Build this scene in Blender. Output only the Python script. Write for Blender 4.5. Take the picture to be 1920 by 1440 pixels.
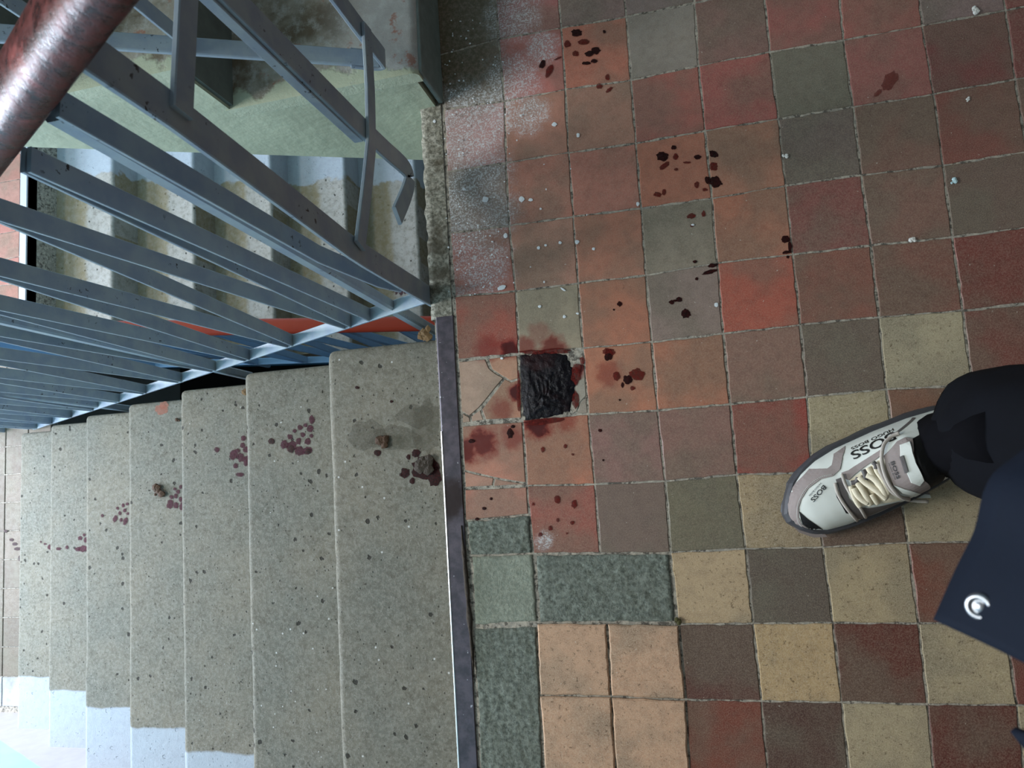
import bpy, bmesh, math, random
from mathutils import Vector, Matrix, noise

S = bpy.context.scene
D = bpy.data
for o in list(D.objects):
    D.objects.remove(o, do_unlink=True)
COL = S.collection
random.seed(7)

# ---------------------------------------------------------------- camera
CAM = Vector((0.38402582, -0.76177527, 1.18907677))
CR = Vector((0.9690757982, -0.0624896315, -0.2387198007))     # image right
CD = Vector((-0.0865487382, -0.9920220017, -0.0916605920))    # image down
CF = Vector((-0.2310874580, 0.1094869589, -0.9667529119))     # forward
FPX = 1330.0
cd_ = D.cameras.new('camera')
cam = D.objects.new('camera', cd_)
COL.objects.link(cam)
m3 = Matrix((CR, -CD, -CF)).transposed()
cam.matrix_world = Matrix.Translation(CAM) @ m3.to_4x4()
cd_.sensor_width = 36
cd_.sensor_fit = 'HORIZONTAL'
cd_.lens = FPX / 1920 * 36
cd_.clip_start = 0.02
cd_.dof.use_dof = True
cd_.dof.focus_distance = 1.35
cd_.dof.aperture_fstop = 11.0
S.camera = cam

# ---------------------------------------------------------------- world, light, exposure
w = D.worlds.new('world')
S.world = w
w.use_nodes = True
bg = w.node_tree.nodes['Background']
bg.inputs[0].default_value = (1.0, 0.985, 0.94, 1)
bg.inputs[1].default_value = 0.22
S.cycles.max_bounces = 7
S.cycles.diffuse_bounces = 3
S.cycles.glossy_bounces = 2
S.cycles.transparent_max_bounces = 6
S.view_settings.view_transform = 'Standard'
S.view_settings.look = 'None'
S.view_settings.gamma = 1.0
S.view_settings.exposure = -0.08
S.view_settings.use_curve_mapping = False


def window_light(name, loc, sx, sz, power, color=(0.90, 0.935, 1.0)):
    l = D.lights.new(name, 'AREA')
    l.shape = 'RECTANGLE'
    l.size = sx
    l.size_y = sz
    l.energy = power
    l.color = color
    o = D.objects.new(name, l)
    COL.objects.link(o)
    o.location = loc
    o.rotation_euler = (0, math.radians(-90), 0)   # emits towards +x
    return o


# daylight through the half-landing window and through the next one above it
window_light('half_landing_window_light', (-3.42, -0.72, 0.10), 1.35, 1.5, 240, (0.78, 0.85, 1.0))
window_light('upper_window_light', (-3.42, -0.72, 2.65), 1.3, 1.5, 190, (1.0, 0.985, 0.95))


# ---------------------------------------------------------------- helpers
def ray(u, v):
    return CR * ((u - 960) / FPX) + CD * ((v - 720) / FPX) + CF


def fl(u, v, z=0.0):
    """point of the horizontal plane at height z that shows at photo position u, v"""
    d = ray(u, v)
    return CAM + d * ((z - CAM.z) / d.z)


def tag(o, label, cat=None, group=None, kind=None):
    if label:
        o['label'] = label
    if cat:
        o['category'] = cat
    if group:
        o['group'] = group
    if kind:
        o['kind'] = kind
    return o


def link(name, data, mat=None, parent=None):
    o = D.objects.new(name, data)
    COL.objects.link(o)
    if mat is not None and data is not None and not data.materials:
        data.materials.append(mat)
    if parent is not None:
        o.parent = parent
    return o


def mesh(name, verts, faces, mat=None, parent=None, smooth=False):
    me = D.meshes.new(name)
    me.from_pydata([tuple(v) for v in verts], [], faces)
    me.validate()
    bm = bmesh.new()
    bm.from_mesh(me)
    bmesh.ops.recalc_face_normals(bm, faces=bm.faces)
    bm.to_mesh(me)
    bm.free()
    if smooth:
        me.polygons.foreach_set('use_smooth', [True] * len(me.polygons))
    return link(name, me, mat, parent)


def frombm(name, bm, mat=None, parent=None, smooth=False, recalc=True):
    if recalc:
        bmesh.ops.recalc_face_normals(bm, faces=bm.faces)
    me = D.meshes.new(name)
    bm.to_mesh(me)
    bm.free()
    if smooth:
        me.polygons.foreach_set('use_smooth', [True] * len(me.polygons))
    return link(name, me, mat, parent)


def box(name, x0, x1, y0, y1, z0, z1, mat, parent=None, bev=0.0, seg=2):
    bm = bmesh.new()
    bmesh.ops.create_cube(bm, size=1)
    for v in bm.verts:
        v.co = Vector(((x0 + x1) / 2 + v.co.x * (x1 - x0), (y0 + y1) / 2 + v.co.y * (y1 - y0), (z0 + z1) / 2 + v.co.z * (z1 - z0)))
    if bev:
        bmesh.ops.bevel(bm, geom=bm.edges[:], offset=bev, segments=seg, affect='EDGES', profile=0.5)
    return frombm(name, bm, mat, parent)


def sweep(bm, pts, secs, cap=True):
    """loft: secs = list of rings (lists of Vectors, same length)"""
    rings = [[bm.verts.new(p) for p in r] for r in secs]
    n = len(rings[0])
    for a, b in zip(rings[:-1], rings[1:]):
        for i in range(n):
            bm.faces.new((a[i], a[(i + 1) % n], b[(i + 1) % n], b[i]))
    if cap:
        bm.faces.new(rings[0])
        bm.faces.new(rings[-1])


def flat_bar(name, pts, wdir, w_, t_, mat, parent, bm=None, ch=0.18):
    """flat steel bar along pts, wide w_ along wdir and t_ thick, chamfered"""
    pts = [Vector(p) for p in pts]
    own = bm is None
    if own:
        bm = bmesh.new()
    secs = []
    wd0 = Vector(wdir).normalized()
    for i, p in enumerate(pts):
        a = pts[max(i - 1, 0)]
        b = pts[min(i + 1, len(pts) - 1)]
        t = (b - a).normalized()
        wd = (wd0 - t * wd0.dot(t)).normalized()
        td = t.cross(wd).normalized()
        c = min(w_, t_) * ch
        hw, ht = w_ / 2, t_ / 2
        ring = [(hw - c, ht), (-hw + c, ht), (-hw, ht - c), (-hw, -ht + c), (-hw + c, -ht), (hw - c, -ht), (hw, -ht + c), (hw, ht - c)]
        secs.append([p + wd * x + td * y for x, y in ring])
    sweep(bm, pts, secs)
    if own:
        return frombm(name, bm, mat, parent)


def tube(name, pts, rad, mat, parent=None, n=8, flat=1.0, up=(0, 0, 1), smooth=True, bm=None):
    pts = [Vector(p) for p in pts]
    own = bm is None
    if own:
        bm = bmesh.new()
    secs = []
    for i, p in enumerate(pts):
        a = pts[max(i - 1, 0)]
        b = pts[min(i + 1, len(pts) - 1)]
        t = (b - a).normalized()
        u = Vector(up)
        u = (u - t * u.dot(t))
        if u.length < 1e-4:
            u = Vector((1, 0, 0)) - t * t.x
        u.normalize()
        s = t.cross(u)
        r = rad[i] if isinstance(rad, (list, tuple)) else rad
        secs.append([p + s * (r * math.cos(2 * math.pi * k / n)) + u * (r * flat * math.sin(2 * math.pi * k / n)) for k in range(n)])
    sweep(bm, pts, secs)
    if own:
        return frombm(name, bm, mat, parent, smooth)


def smooth_path(pts, k=6):
    pts = [Vector(p) for p in pts]
    out = []
    P = [pts[0]] + pts + [pts[-1]]
    for i in range(1, len(P) - 2):
        for j in range(k):
            t = j / k
            a, b, c, d = P[i - 1], P[i], P[i + 1], P[i + 2]
            out.append(0.5 * ((2 * b) + (c - a) * t + (2 * a - 5 * b + 4 * c - d) * t * t + (3 * b - a - 3 * c + d) * t ** 3))
    out.append(pts[-1])
    return out


def srgb(h, k=1.0):
    if isinstance(h, str):
        h = h.lstrip('#')
        c = [int(h[i:i + 2], 16) / 255 for i in (0, 2, 4)]
    else:
        c = h
    return tuple(min(1, k * (x / 12.92 if x <= 0.04045 else ((x + 0.055) / 1.055) ** 2.4)) for x in c) + (1,)


# ---------------------------------------------------------------- node helpers
class NT:
    def __init__(self, name, rough=0.6, metal=0.0, spec=0.5):
        self.m = D.materials.new(name)
        self.m.use_nodes = True
        self.t = self.m.node_tree
        self.b = self.t.nodes['Principled BSDF']
        self.b.inputs['Roughness'].default_value = rough
        self.b.inputs['Metallic'].default_value = metal
        self.b.inputs['Specular IOR Level'].default_value = spec

    def n(self, typ, **kw):
        nd = self.t.nodes.new(typ)
        for k, v in kw.items():
            if k.startswith('i_'):
                key = k[2:]
                key = int(key) if key.isdigit() else key.replace('_', ' ')
                self.put(nd.inputs[key], v)
            else:
                setattr(nd, k, v)
        return nd

    def put(self, sock, v):
        if isinstance(v, bpy.types.NodeSocket):
            self.t.links.new(v, sock)
        else:
            sock.default_value = v

    def pos(self):
        return self.n('ShaderNodeNewGeometry').outputs['Position']

    def objco(self):
        return self.n('ShaderNodeTexCoord').outputs['Object']

    def noise(self, vec, scale, detail=4, rough=0.55, out='Fac'):
        nd = self.n('ShaderNodeTexNoise', i_Vector=vec, i_Scale=scale, i_Detail=detail, i_Roughness=rough)
        return nd.outputs[out]

    def ramp(self, fac, lo, hi, a=0.0, b=1.0):
        nd = self.n('ShaderNodeMapRange', i_0=fac, i_1=lo, i_2=hi, i_3=a, i_4=b)
        nd.interpolation_type = 'SMOOTHSTEP'
        return nd.outputs[0]

    def math(self, op, a, b=0.0, c=None):
        nd = self.n('ShaderNodeMath', operation=op)
        self.put(nd.inputs[0], a)
        self.put(nd.inputs[1], b)
        if c is not None:
            self.put(nd.inputs[2], c)
        return nd.outputs[0]

    def mix(self, fac, a, b, mode='MIX'):
        nd = self.n('ShaderNodeMix', data_type='RGBA', blend_type=mode)
        self.put(nd.inputs[0], fac)
        self.put(nd.inputs[6], a)
        self.put(nd.inputs[7], b)
        return nd.outputs[2]

    def sep(self, v):
        return self.n('ShaderNodeSeparateXYZ', i_0=v).outputs

    def blobs(self, pos, lst, nscale, namp):
        """largest of several soft round marks (x, y, radius, strength), broken up by noise"""
        nz = self.math('MULTIPLY', self.math('SUBTRACT', self.noise(pos, nscale, 5), 0.5), namp)
        cur = None
        for (x, y, r, s) in lst:
            d = self.n('ShaderNodeVectorMath', operation='DISTANCE')
            flat = self.n('ShaderNodeVectorMath', operation='MULTIPLY')
            self.put(flat.inputs[0], pos)
            flat.inputs[1].default_value = (1, 1, 0)
            self.put(d.inputs[0], flat.outputs[0])
            d.inputs[1].default_value = (x, y, 0)
            q = self.math('DIVIDE', d.outputs['Value'], r)
            q = self.math('ADD', q, nz)
            q = self.ramp(q, 1.0, 0.35, 0, s)
            cur = q if cur is None else self.math('MAXIMUM', cur, q)
        return cur

    def bump(self, h, strength=0.3, dist=0.002, prev=None):
        nd = self.n('ShaderNodeBump', i_Height=h, i_Strength=strength, i_Distance=dist)
        if prev is not None:
            self.put(nd.inputs['Normal'], prev)
        return nd.outputs[0]

    def color(self, c):
        self.put(self.b.inputs['Base Color'], c)
        return self

    def normal(self, nrm):
        self.put(self.b.inputs['Normal'], nrm)
        return self

    def roughness(self, r):
        self.put(self.b.inputs['Roughness'], r)
        return self


def simple(name, col, rough=0.6, metal=0.0, nscale=60, namt=0.25, bump=0.15, dist=0.001, spec=0.5):
    t = NT(name, rough, metal, spec)
    p = t.objco()
    nz = t.noise(p, nscale, 4)
    dark = tuple(c * (1 - namt) for c in col[:3]) + (1,)
    light = tuple(min(1, c * (1 + namt)) for c in col[:3]) + (1,)
    t.color(t.mix(nz, dark, light))
    if bump:
        t.normal(t.bump(nz, bump, dist))
    return t.m


# ---------------------------------------------------------------- materials
def stain_wash(t, p, base):
    """thin dried red wash around the filled tile, in the tile surface"""
    def B(u, v, r, s):
        q = fl(u, v)
        return (q.x, q.y, r, s)
    deep = t.blobs(p, [B(915, 655, .035, .55), B(955, 655, .026, .85), B(985, 650, .030, .6), B(1035, 655, .035, .7),
                       B(968, 735, .022, .9), B(905, 830, .040, .75), B(960, 820, .030, .55), B(875, 845, .035, .75), B(940, 770, .03, .5), B(1085, 690, .02, .9),
                       B(1010, 795, .035, .85), B(1060, 790, .025, .5), B(1140, 700, .03, .45), B(1010, 625, .03, .35)], 55, 1.1)
    c = t.mix(t.math('MULTIPLY', deep, 1.15), base, srgb('741512'))
    return t.mix(t.ramp(deep, .55, .9, 0, .8), c, srgb('2c0a0a'))


def dust(t, p, base):
    def B(u, v, r, s):
        q = fl(u, v)
        return (q.x, q.y, r, s)
    m = t.blobs(p, [B(880, 260, .085, 1), B(900, 320, .08, .75), B(1015, 90, .042, 1), B(960, 150, .07, .85), B(930, 200, .07, 1),
                    B(870, 210, .08, 1), B(960, 30, .07, .7), B(850, 380, .08, .85), B(870, 440, .06, .8), B(905, 500, .07, .75), B(990, 215, .05, .8),
                    B(1020, 1015, .022, .8), B(930, 400, .06, .6), B(880, 560, .05, .4)], 40, 0.9)
    sp = t.ramp(t.noise(p, 300, 3, 0.7), 0.53, 0.57)
    sp2 = t.ramp(t.noise(p, 100, 5, 0.8), 0.54, 0.60)
    k = t.math('MULTIPLY', m, t.math('MAXIMUM', sp, sp2))
    k = t.math('ADD', k, t.math('MULTIPLY', m, 0.22))
    k = t.math('MINIMUM', k, 0.92)
    return t.mix(t.math('MULTIPLY', k, .85), base, srgb('c2c6c8'))


def grime(t, p, base):
    def B(u, v, r, s):
        q = fl(u, v)
        return (q.x, q.y, r, s)
    m = t.blobs(p, [B(850, 40, .13, .9), B(860, 120, .11, .9), B(850, -60, .2, .9), B(850, 370, .07, .6), B(880, 180, .07, .6)], 30, 0.8)
    k = t.ramp(t.noise(p, 130, 5, .7), .35, .6)
    return t.mix(t.math('MULTIPLY', m, k), base, srgb('4f4a34'))


def tile_material(name, pitted, with_dust=False, with_wash=False):
    t = NT(name, 0.42, 0, 0.32)
    p = t.pos()
    oi = t.n('ShaderNodeObjectInfo')
    c = oi.outputs['Color']
    off = t.n('ShaderNodeVectorMath', operation='ADD')
    t.put(off.inputs[0], p)
    cmb = t.n('ShaderNodeCombineXYZ')
    t.put(cmb.inputs[2], t.math('MULTIPLY', oi.outputs['Random'], 30.0))
    t.put(off.inputs[1], cmb.outputs[0])
    q = off.outputs[0]
    big = t.noise(q, 9, 3, .5)
    c = t.mix(t.ramp(big, .42, .62, 0, .75), c, t.mix(.6, c, srgb('5f5d50')))
    mid = t.noise(q, 60, 5, .65)
    c = t.mix(t.ramp(mid, .38, .70, 0, .45), c, t.mix(.5, c, srgb('3c241c')))
    fine = t.noise(q, 600, 3, .7)
    c = t.mix(t.ramp(fine, .35, .7, 0, .16 if not pitted else .35), c, srgb('d8c8b0'))
    if pitted:
        v = t.noise(q, 170, 5, .8)
        pit = t.ramp(v, .56, .66)
        c = t.mix(t.math('MULTIPLY', pit, .75), c, srgb('4f3d2a'))
    # dark scuffs
    sc = t.ramp(t.noise(q, 34, 6, .8), .66, .74, 0, .4)
    c = t.mix(sc, c, srgb('3a2a22'))
    spk = t.ramp(t.noise(p, 190, 2, .5), .735, .76)
    c = t.mix(t.math('MULTIPLY', spk, .55), c, srgb('c8c4b8'))
    if with_dust:
        c = grime(t, p, c)
        c = dust(t, p, c)
    if with_wash:
        c = stain_wash(t, p, c)
    t.color(c)
    r = t.ramp(mid, .3, .7, .34 if not pitted else .6, .52 if not pitted else .8)
    t.roughness(r)
    h = t.math('ADD', t.math('MULTIPLY', mid, .6), t.math('MULTIPLY', fine, .25 if not pitted else .6))
    t.normal(t.bump(h, .16 if not pitted else .45, .0015))
    return t.m


TILE = tile_material('fired_clay_tile', False)
TILE_M = tile_material('matt_worn_tile', False)
for _n in TILE_M.node_tree.nodes:
    if _n.type == 'BSDF_PRINCIPLED':
        _n.inputs['Specular IOR Level'].default_value = .06
TILE_D = tile_material('dusty_clay_tile', False, with_dust=True)
TILE_S = tile_material('stained_clay_tile', False, with_wash=True)
TILEP = tile_material('pitted_beige_tile', True)


def grout_material():
    t = NT('grout', .85)
    p = t.pos()
    a = t.noise(p, 120, 5, .7)
    c = t.mix(t.ramp(a, .42, .62), srgb('8b877d'), srgb('aca597'))
    dk = t.ramp(t.noise(p, 70, 5, .8), .50, .58)
    c = t.mix(t.math('MULTIPLY', dk, .8), c, srgb('2f2a24'))
    t.color(c)
    t.normal(t.bump(a, .6, .002))
    return t.m


GROUT = grout_material()


def cement_material(name, a, b, scale=90):
    t = NT(name, .9)
    p = t.pos()
    n1 = t.noise(p, scale, 6, .75)
    n2 = t.noise(p, 14, 3, .5)
    c = t.mix(t.ramp(n1, .3, .7), srgb(a), srgb(b))
    c = t.mix(t.ramp(n2, .4, .7, 0, .35), c, srgb('62665b'))
    t.color(c)
    t.normal(t.bump(n1, 1.0, .005))
    return t.m


CEM_R = cement_material('rough_cement', '4a5048', '8f978b', 150)
CEM_L = cement_material('light_cement', '7d8678', 'a5aa99', 160)


def concrete(name, base_a, base_b, strip=None, side=None, back_dirt=None):
    """cast concrete with bubbles; strip = (y threshold, +1 or -1) whitewashed edge"""
    t = NT(name, .85, 0, .18)
    p = t.pos()
    big = t.noise(p, 4.5, 4, .6)
    c = t.mix(t.ramp(big, .3, .7), srgb(base_a), srgb(base_b))
    mid = t.noise(p, 42, 6, .7)
    c = t.mix(t.ramp(mid, .42, .72, 0, .6), c, srgb('4b473b'))
    grit = t.noise(p, 120, 6, .8)
    c = t.mix(t.ramp(grit, .42, .62, 0, .40), c, srgb('8f8c83'))
    fine = t.noise(p, 320, 4, .75)
    c = t.mix(t.ramp(fine, .56, .68, 0, .40), c, srgb('a5a39b'))
    c = t.mix(t.ramp(fine, .40, .30, 0, .4), c, srgb('4c4a40'))
    # air bubbles: cells, only some of them, with size variation
    vo = t.n('ShaderNodeTexVoronoi', i_Vector=p, i_Scale=48.0)
    vo.inputs['Randomness'].default_value = 1.0
    sel = t.sep(vo.outputs['Color'])
    dist = t.math('ADD', vo.outputs['Distance'], t.math('MULTIPLY', t.math('SUBTRACT', t.noise(p, 110, 4), .5), .62))
    rad = t.ramp(sel[0], .76, 1.0, 0.03, .25)
    hole = t.math('MULTIPLY', t.ramp(t.math('SUBTRACT', dist, rad), .035, -.035), t.math('GREATER_THAN', sel[0], .76))
    vo2 = t.n('ShaderNodeTexVoronoi', i_Vector=p, i_Scale=130.0)
    sel2 = t.sep(vo2.outputs['Color'])
    hole2 = t.math('MULTIPLY', t.ramp(vo2.outputs['Distance'], .26, .16), t.math('GREATER_THAN', sel2[1], .90))
    hole = t.math('MAXIMUM', hole, t.math('MULTIPLY', hole2, .7))
    c = t.mix(t.math('MULTIPLY', hole, .85), c, srgb('221f1a'))
    # pale paint flecks
    vo3 = t.n('ShaderNodeTexVoronoi', i_Vector=p, i_Scale=75.0)
    sel3 = t.sep(vo3.outputs['Color'])
    fle = t.math('MULTIPLY', t.ramp(vo3.outputs['Distance'], .2, .12), t.math('GREATER_THAN', sel3[2], .978))
    c = t.mix(t.math('MULTIPLY', fle, .45), c, srgb('e4e6e4'))
    xyz = t.sep(p)
    if back_dirt:
        # grime gathered on the inner half of each tread, worn clean at the nosing
        fr = t.math('FRACT', t.math('DIVIDE', t.math('SUBTRACT', xyz[0], back_dirt[0]), back_dirt[1]))
        fr = t.math('ADD', fr, t.math('MULTIPLY', t.math('SUBTRACT', t.noise(p, 14, 4, .6), .5), .12))
        kd = t.ramp(fr, .60, .50, 0, 1)
        c = t.mix(t.math('MULTIPLY', kd, t.ramp(mid, .2, .7, .45, .9)), c, srgb('7a6f55'))
    if strip:
        th, sg = strip
        e = t.math('ADD', xyz[1], t.math('MULTIPLY', t.math('SUBTRACT', t.noise(p, 12, 4), .5), .02 if sg < 0 else .12))
        k = t.ramp(e, th - .004, th + .004, 1, 0) if sg < 0 else t.ramp(e, th - .008, th + .008)
        c = t.mix(t.math('MULTIPLY', k, .93), c, t.mix(t.ramp(mid, .4, .7, 0, .3), srgb('99a2aa'), srgb('858c93')))
    if side:
        th, sg, colr = side
        e = t.math('ADD', xyz[1], t.math('MULTIPLY', t.math('SUBTRACT', t.noise(p, 16, 5, .65), .5), .16))
        k = t.ramp(e, th + .006, th - .006)
        c = t.mix(k, c, t.mix(t.ramp(mid, .4, .75, 0, .35), srgb(colr), srgb('7f846f')))
    t.color(c)
    h = t.math('SUBTRACT', t.math('ADD', t.math('MULTIPLY', mid, .35), t.math('ADD', t.math('MULTIPLY', fine, .25), t.math('MULTIPLY', grit, .5))), t.math('MULTIPLY', hole, 1.3))
    t.normal(t.bump(h, .8, .004))
    return t.m


CONC = concrete('cast_concrete', '626259', '6f6a5d', strip=(-1.44, -1))
CONC_LOW = concrete('cast_concrete_low', '8f8d86', '9c9a94', strip=(.62, 1), back_dirt=(-2.262, .298))


def worn_tread_material():
    t = NT('worn_painted_tread', .85)
    p = t.pos()
    a = t.noise(p, 9, 5, .6)
    b = t.noise(p, 40, 6, .75)
    c = t.mix(t.ramp(a, .42, .62), srgb('5a4f3c'), srgb('8d897c'))
    c = t.mix(t.ramp(b, .46, .68, 0, .55), c, srgb('a9aca6'))
    c = t.mix(t.ramp(t.sep(p)[0], -.20, -.06, 0, .6), c, srgb('b4b8b8'))
    rd = t.ramp(t.noise(p, 17, 5, .7), .58, .66)
    c = t.mix(t.math('MULTIPLY', rd, .7), c, srgb('8f5138'))
    xyz = t.sep(p)
    e = t.math('ADD', xyz[1], t.math('MULTIPLY', t.math('SUBTRACT', t.noise(p, 15, 4, .6), .5), .14))
    k = t.ramp(e, -.070, -.085)
    c = t.mix(k, c, srgb('a3ab94'))
    t.color(c)
    t.normal(t.bump(t.math('ADD', b, t.math('MULTIPLY', k, .6)), .5, .004))
    return t.m


WORN = worn_tread_material()


def painted_plaster(name, col, rough=.55, amt=.12):
    t = NT(name, rough)
    p = t.pos()
    a = t.noise(p, 6, 4)
    b = t.noise(p, 55, 4, .5)
    c = t.mix(t.ramp(a, .3, .7), srgb(col, 1 - amt), srgb(col, 1 + amt))
    ch = t.ramp(t.noise(p, 45, 5, .8), .70, .73)
    c = t.mix(t.math('MULTIPLY', ch, .6), c, srgb('55584a'))
    t.color(c)
    t.normal(t.bump(b, .35, .004))
    return t.m


GREEN = painted_plaster('green_grey_paint', 'a3ab94', .5)
BLUE = painted_plaster('blue_paint', '3f84b4', .5)
WHITEP = painted_plaster('whitewash', 'd5d8da', .8, .06)


def side_wall_material():
    """bare grey plaster at the foot, pale blue oil paint above a line that follows the flight"""
    t = NT('two_tone_wall', .6)
    p = t.pos()
    xyz = t.sep(p)
    line = t.math('SUBTRACT', xyz[2], t.math('MULTIPLY', xyz[0], .50))
    k = t.ramp(t.math('ADD', line, t.math('MULTIPLY', t.noise(p, 3), .02)), .115, .122)
    b = t.noise(p, 25, 5)
    c = t.mix(k, t.mix(b, srgb('a9a3a6'), srgb('bdb8ba')), t.mix(b, srgb('98c9d8'), srgb('a9d6e2')))
    t.color(c)
    t.normal(t.bump(b, .2, .004))
    return t.m


WALL = side_wall_material()
WALLP = painted_plaster('pale_blue_wall_paint', 'a9c4cc', .6, .05)


def rail_paint():
    t = NT('pale_green_steel_paint', .38, 0, .5)
    p = t.pos()
    a = t.noise(p, 25, 4)
    c = t.mix(t.ramp(a, .3, .7), srgb('788695'), srgb('89969c'))
    ch = t.ramp(t.noise(p, 110, 4, .6), .635, .655)
    ch2 = t.ramp(t.noise(p, 9, 3, .5), .52, .62)
    c = t.mix(t.math('MULTIPLY', ch, ch2), c, srgb('17181a'))
    t.color(c)
    t.normal(t.bump(t.noise(p, 90, 3), .18, .002))
    return t.m


RAIL = rail_paint()
RAILBLUE = simple('blue_grey_steel_paint', srgb('6f95b8'), .45, 0, 40, .12)


def handrail_paint():
    t = NT('worn_brown_paint', .28, 0, .17)
    p = t.pos()
    a = t.noise(p, 60, 6, .75)
    b = t.noise(p, 22, 4, .6)
    c = t.mix(t.ramp(a, .35, .65), srgb('2a100d'), srgb('5a231d'))
    c = t.mix(t.ramp(b, .55, .68, 0, .7), c, srgb('8c4540'))
    fl_ = t.ramp(t.noise(p, 150, 4, .7), .68, .72)
    c = t.mix(t.math('MULTIPLY', fl_, .7), c, srgb('a07a4c'))
    t.color(c)
    t.normal(t.bump(a, .4, .003))
    t.roughness(t.ramp(a, .3, .7, .22, .42))
    return t.m


HANDRAIL = handrail_paint()
REDRAIL = simple('red_brown_paint', srgb('a8412f'), .4, 0, 30, .1)


def steel_edge():
    t = NT('painted_steel_angle', .4, .35, .6)
    p = t.pos()
    a = t.noise(p, 35, 6, .7)
    c = t.mix(t.ramp(a, .35, .65), srgb('3c3a42'), srgb('57515a'))
    rust = t.blobs(p, [(fl(845, 935).x, fl(845, 935).y, .05, .95)], 60, .9)
    c = t.mix(rust, c, srgb('1d0d0d'))
    sp = t.ramp(t.noise(p, 110, 2), .72, .74)
    c = t.mix(t.math('MULTIPLY', sp, .7), c, srgb('b9bcc4'))
    t.color(c)
    t.normal(t.bump(a, .2, .002))
    return t.m


STEEL = steel_edge()
BAREST = simple('bare_worn_steel', srgb('c9c7c4'), .3, .9, 80, .1)
DIRT = simple('brown_dirt', srgb('383028'), .95, 0, 160, .5, .8, .003)


def stain_material(name, dark, light, rough, alpha=1.0, spec=.4):
    t = NT(name, rough, 0, spec)
    p = t.pos()
    a = t.noise(p, 260, 4, .7)
    t.color(t.mix(t.ramp(a, .35, .65), srgb(dark), srgb(light)))
    if alpha < 1:
        t.put(t.b.inputs['Alpha'], t.ramp(a, .25, .75, alpha - .15, alpha + .15))
    return t.m


ST_DARK = stain_material('dried_dark_stain', '150707', '300e0d', .5, .96, .12)
ST_RED = stain_material('dried_red_stain', '451210', '651b15', .5, .76, .15)
ST_PURP = stain_material('faded_purple_stain', '40222a', '573840', .9, .76, .06)
ST_GREY = stain_material('grey_damp_mark', '4e4a44', '5c564e', .6, .6)


def clot_material():
    t = NT('glossy_black_red_residue', .22, 0, .16)
    p = t.pos()
    a = t.noise(p, 120, 5, .7)
    b = t.noise(p, 18, 3)
    c = t.mix(t.ramp(a, .3, .7), srgb('07070c'), srgb('110d14'))
    c = t.mix(t.ramp(b, .52, .7, 0, .6), c, srgb('2c0c0d'))
    t.color(c)
    t.normal(t.bump(a, .6, .004))
    t.roughness(t.ramp(b, .3, .7, .16, .38))
    return t.m


CLOT = clot_material()
PAINTW = simple('white_paint_drops', srgb('cfd6da'), .5, 0, 90, .05, 0)

# ---------------------------------------------------------------- landing floor
PX = {}


def prow(r, c0, *pts):
    for i, q in enumerate(pts):
        PX[(c0 + i, r)] = q


prow(0, 1, (935, 73), (1052, 52), (1174, 31), (1302, 5))
prow(1, 0, (833, 205), (946, 189), (1060, 167), (1183, 150), (1310, 123), (1443, 97), (1582, 75), (1729, 48), (1886, 19))
prow(2, 0, (838, 322), (949, 305), (1066, 286), (1192, 268), (1322, 245), (1459, 223), (1600, 200), (1750, 176), (1904, 148))
prow(3, 0, (844, 436), (955, 423), (1075, 406), (1202, 391), (1335, 372), (1473, 348), (1615, 328), (1768, 310))
prow(4, 0, (852, 556), (967, 546), (1084, 531), (1211, 516), (1345, 493), (1486, 477), (1633, 460), (1786, 444))
prow(5, 0, (858, 674), (973, 663), (1093, 653), (1222, 641), (1356, 625), (1500, 609), (1648, 595), (1805, 582))
prow(6, 0, (866, 794), (980, 787), (1103, 777), (1233, 770), (1369, 758), (1513, 744), (1662, 730))
prow(7, 0, (870, 914), (988, 911), (1115, 908), (1247, 902), (1381, 890), (1523, 887))
prow(8, 1, (1000, 1038), (1125, 1037), (1257, 1036), (1398, 1029), (1543, 1026), (1702, 1018))
prow(9, 1, (1006, 1168), (1138, 1168), (1273, 1171), (1412, 1169), (1562, 1168), (1722, 1169))
prow(10, 1, (1012, 1304), (1146, 1306), (1286, 1312), (1428, 1315), (1578, 1317), (1739, 1321), (1907, 1323))
PITCH = .115


def corner(c, r):
    if (c, r) in PX:
        q = fl(*PX[(c, r)])
        return Vector((q.x, q.y, 0))
    return Vector((c * PITCH, -r * PITCH, 0))


def slab_poly(name, poly, z0, z1, mat, parent, jit=.0006, bev=.0013, tilt=0.0, seg=5):
    """flat piece with an uneven chipped outline: poly is a list of (x, y) corners"""
    n = len(poly)
    cx = sum(p[0] for p in poly) / n
    cy = sum(p[1] for p in poly) / n
    ring = []
    for i in range(n):
        a, b = Vector(poly[i]), Vector(poly[(i + 1) % n])
        nrm = Vector((-(b - a).y, (b - a).x)).normalized()
        for k in range(seg):
            j = jit * 0.3 if k == 0 else jit
            ring.append(a.lerp(b, k / seg) + nrm * random.uniform(-j, j))
    tx, ty = random.uniform(-tilt, tilt), random.uniform(-tilt, tilt)
    N = len(ring)
    vs = []
    ctr = Vector((cx, cy))
    for p in ring:
        vs.append((p.x, p.y, z0))
    for p in ring:
        vs.append((p.x, p.y, z1 - bev + (p.x - cx) * tx + (p.y - cy) * ty))
    for p in ring:
        d = (ctr - p)
        q = p + d * min(.4, bev * 1.2 / max(d.length, 1e-5))
        vs.append((q.x, q.y, z1 + (q.x - cx) * tx + (q.y - cy) * ty))
    fs = []
    for a in (0, N):
        for i in range(N):
            j = (i + 1) % N
            fs.append((a + i, a + j, a + N + j, a + N + i))
    fs.append(tuple(range(2 * N, 3 * N)))
    return mesh(name, vs, fs, mat, parent)


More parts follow.
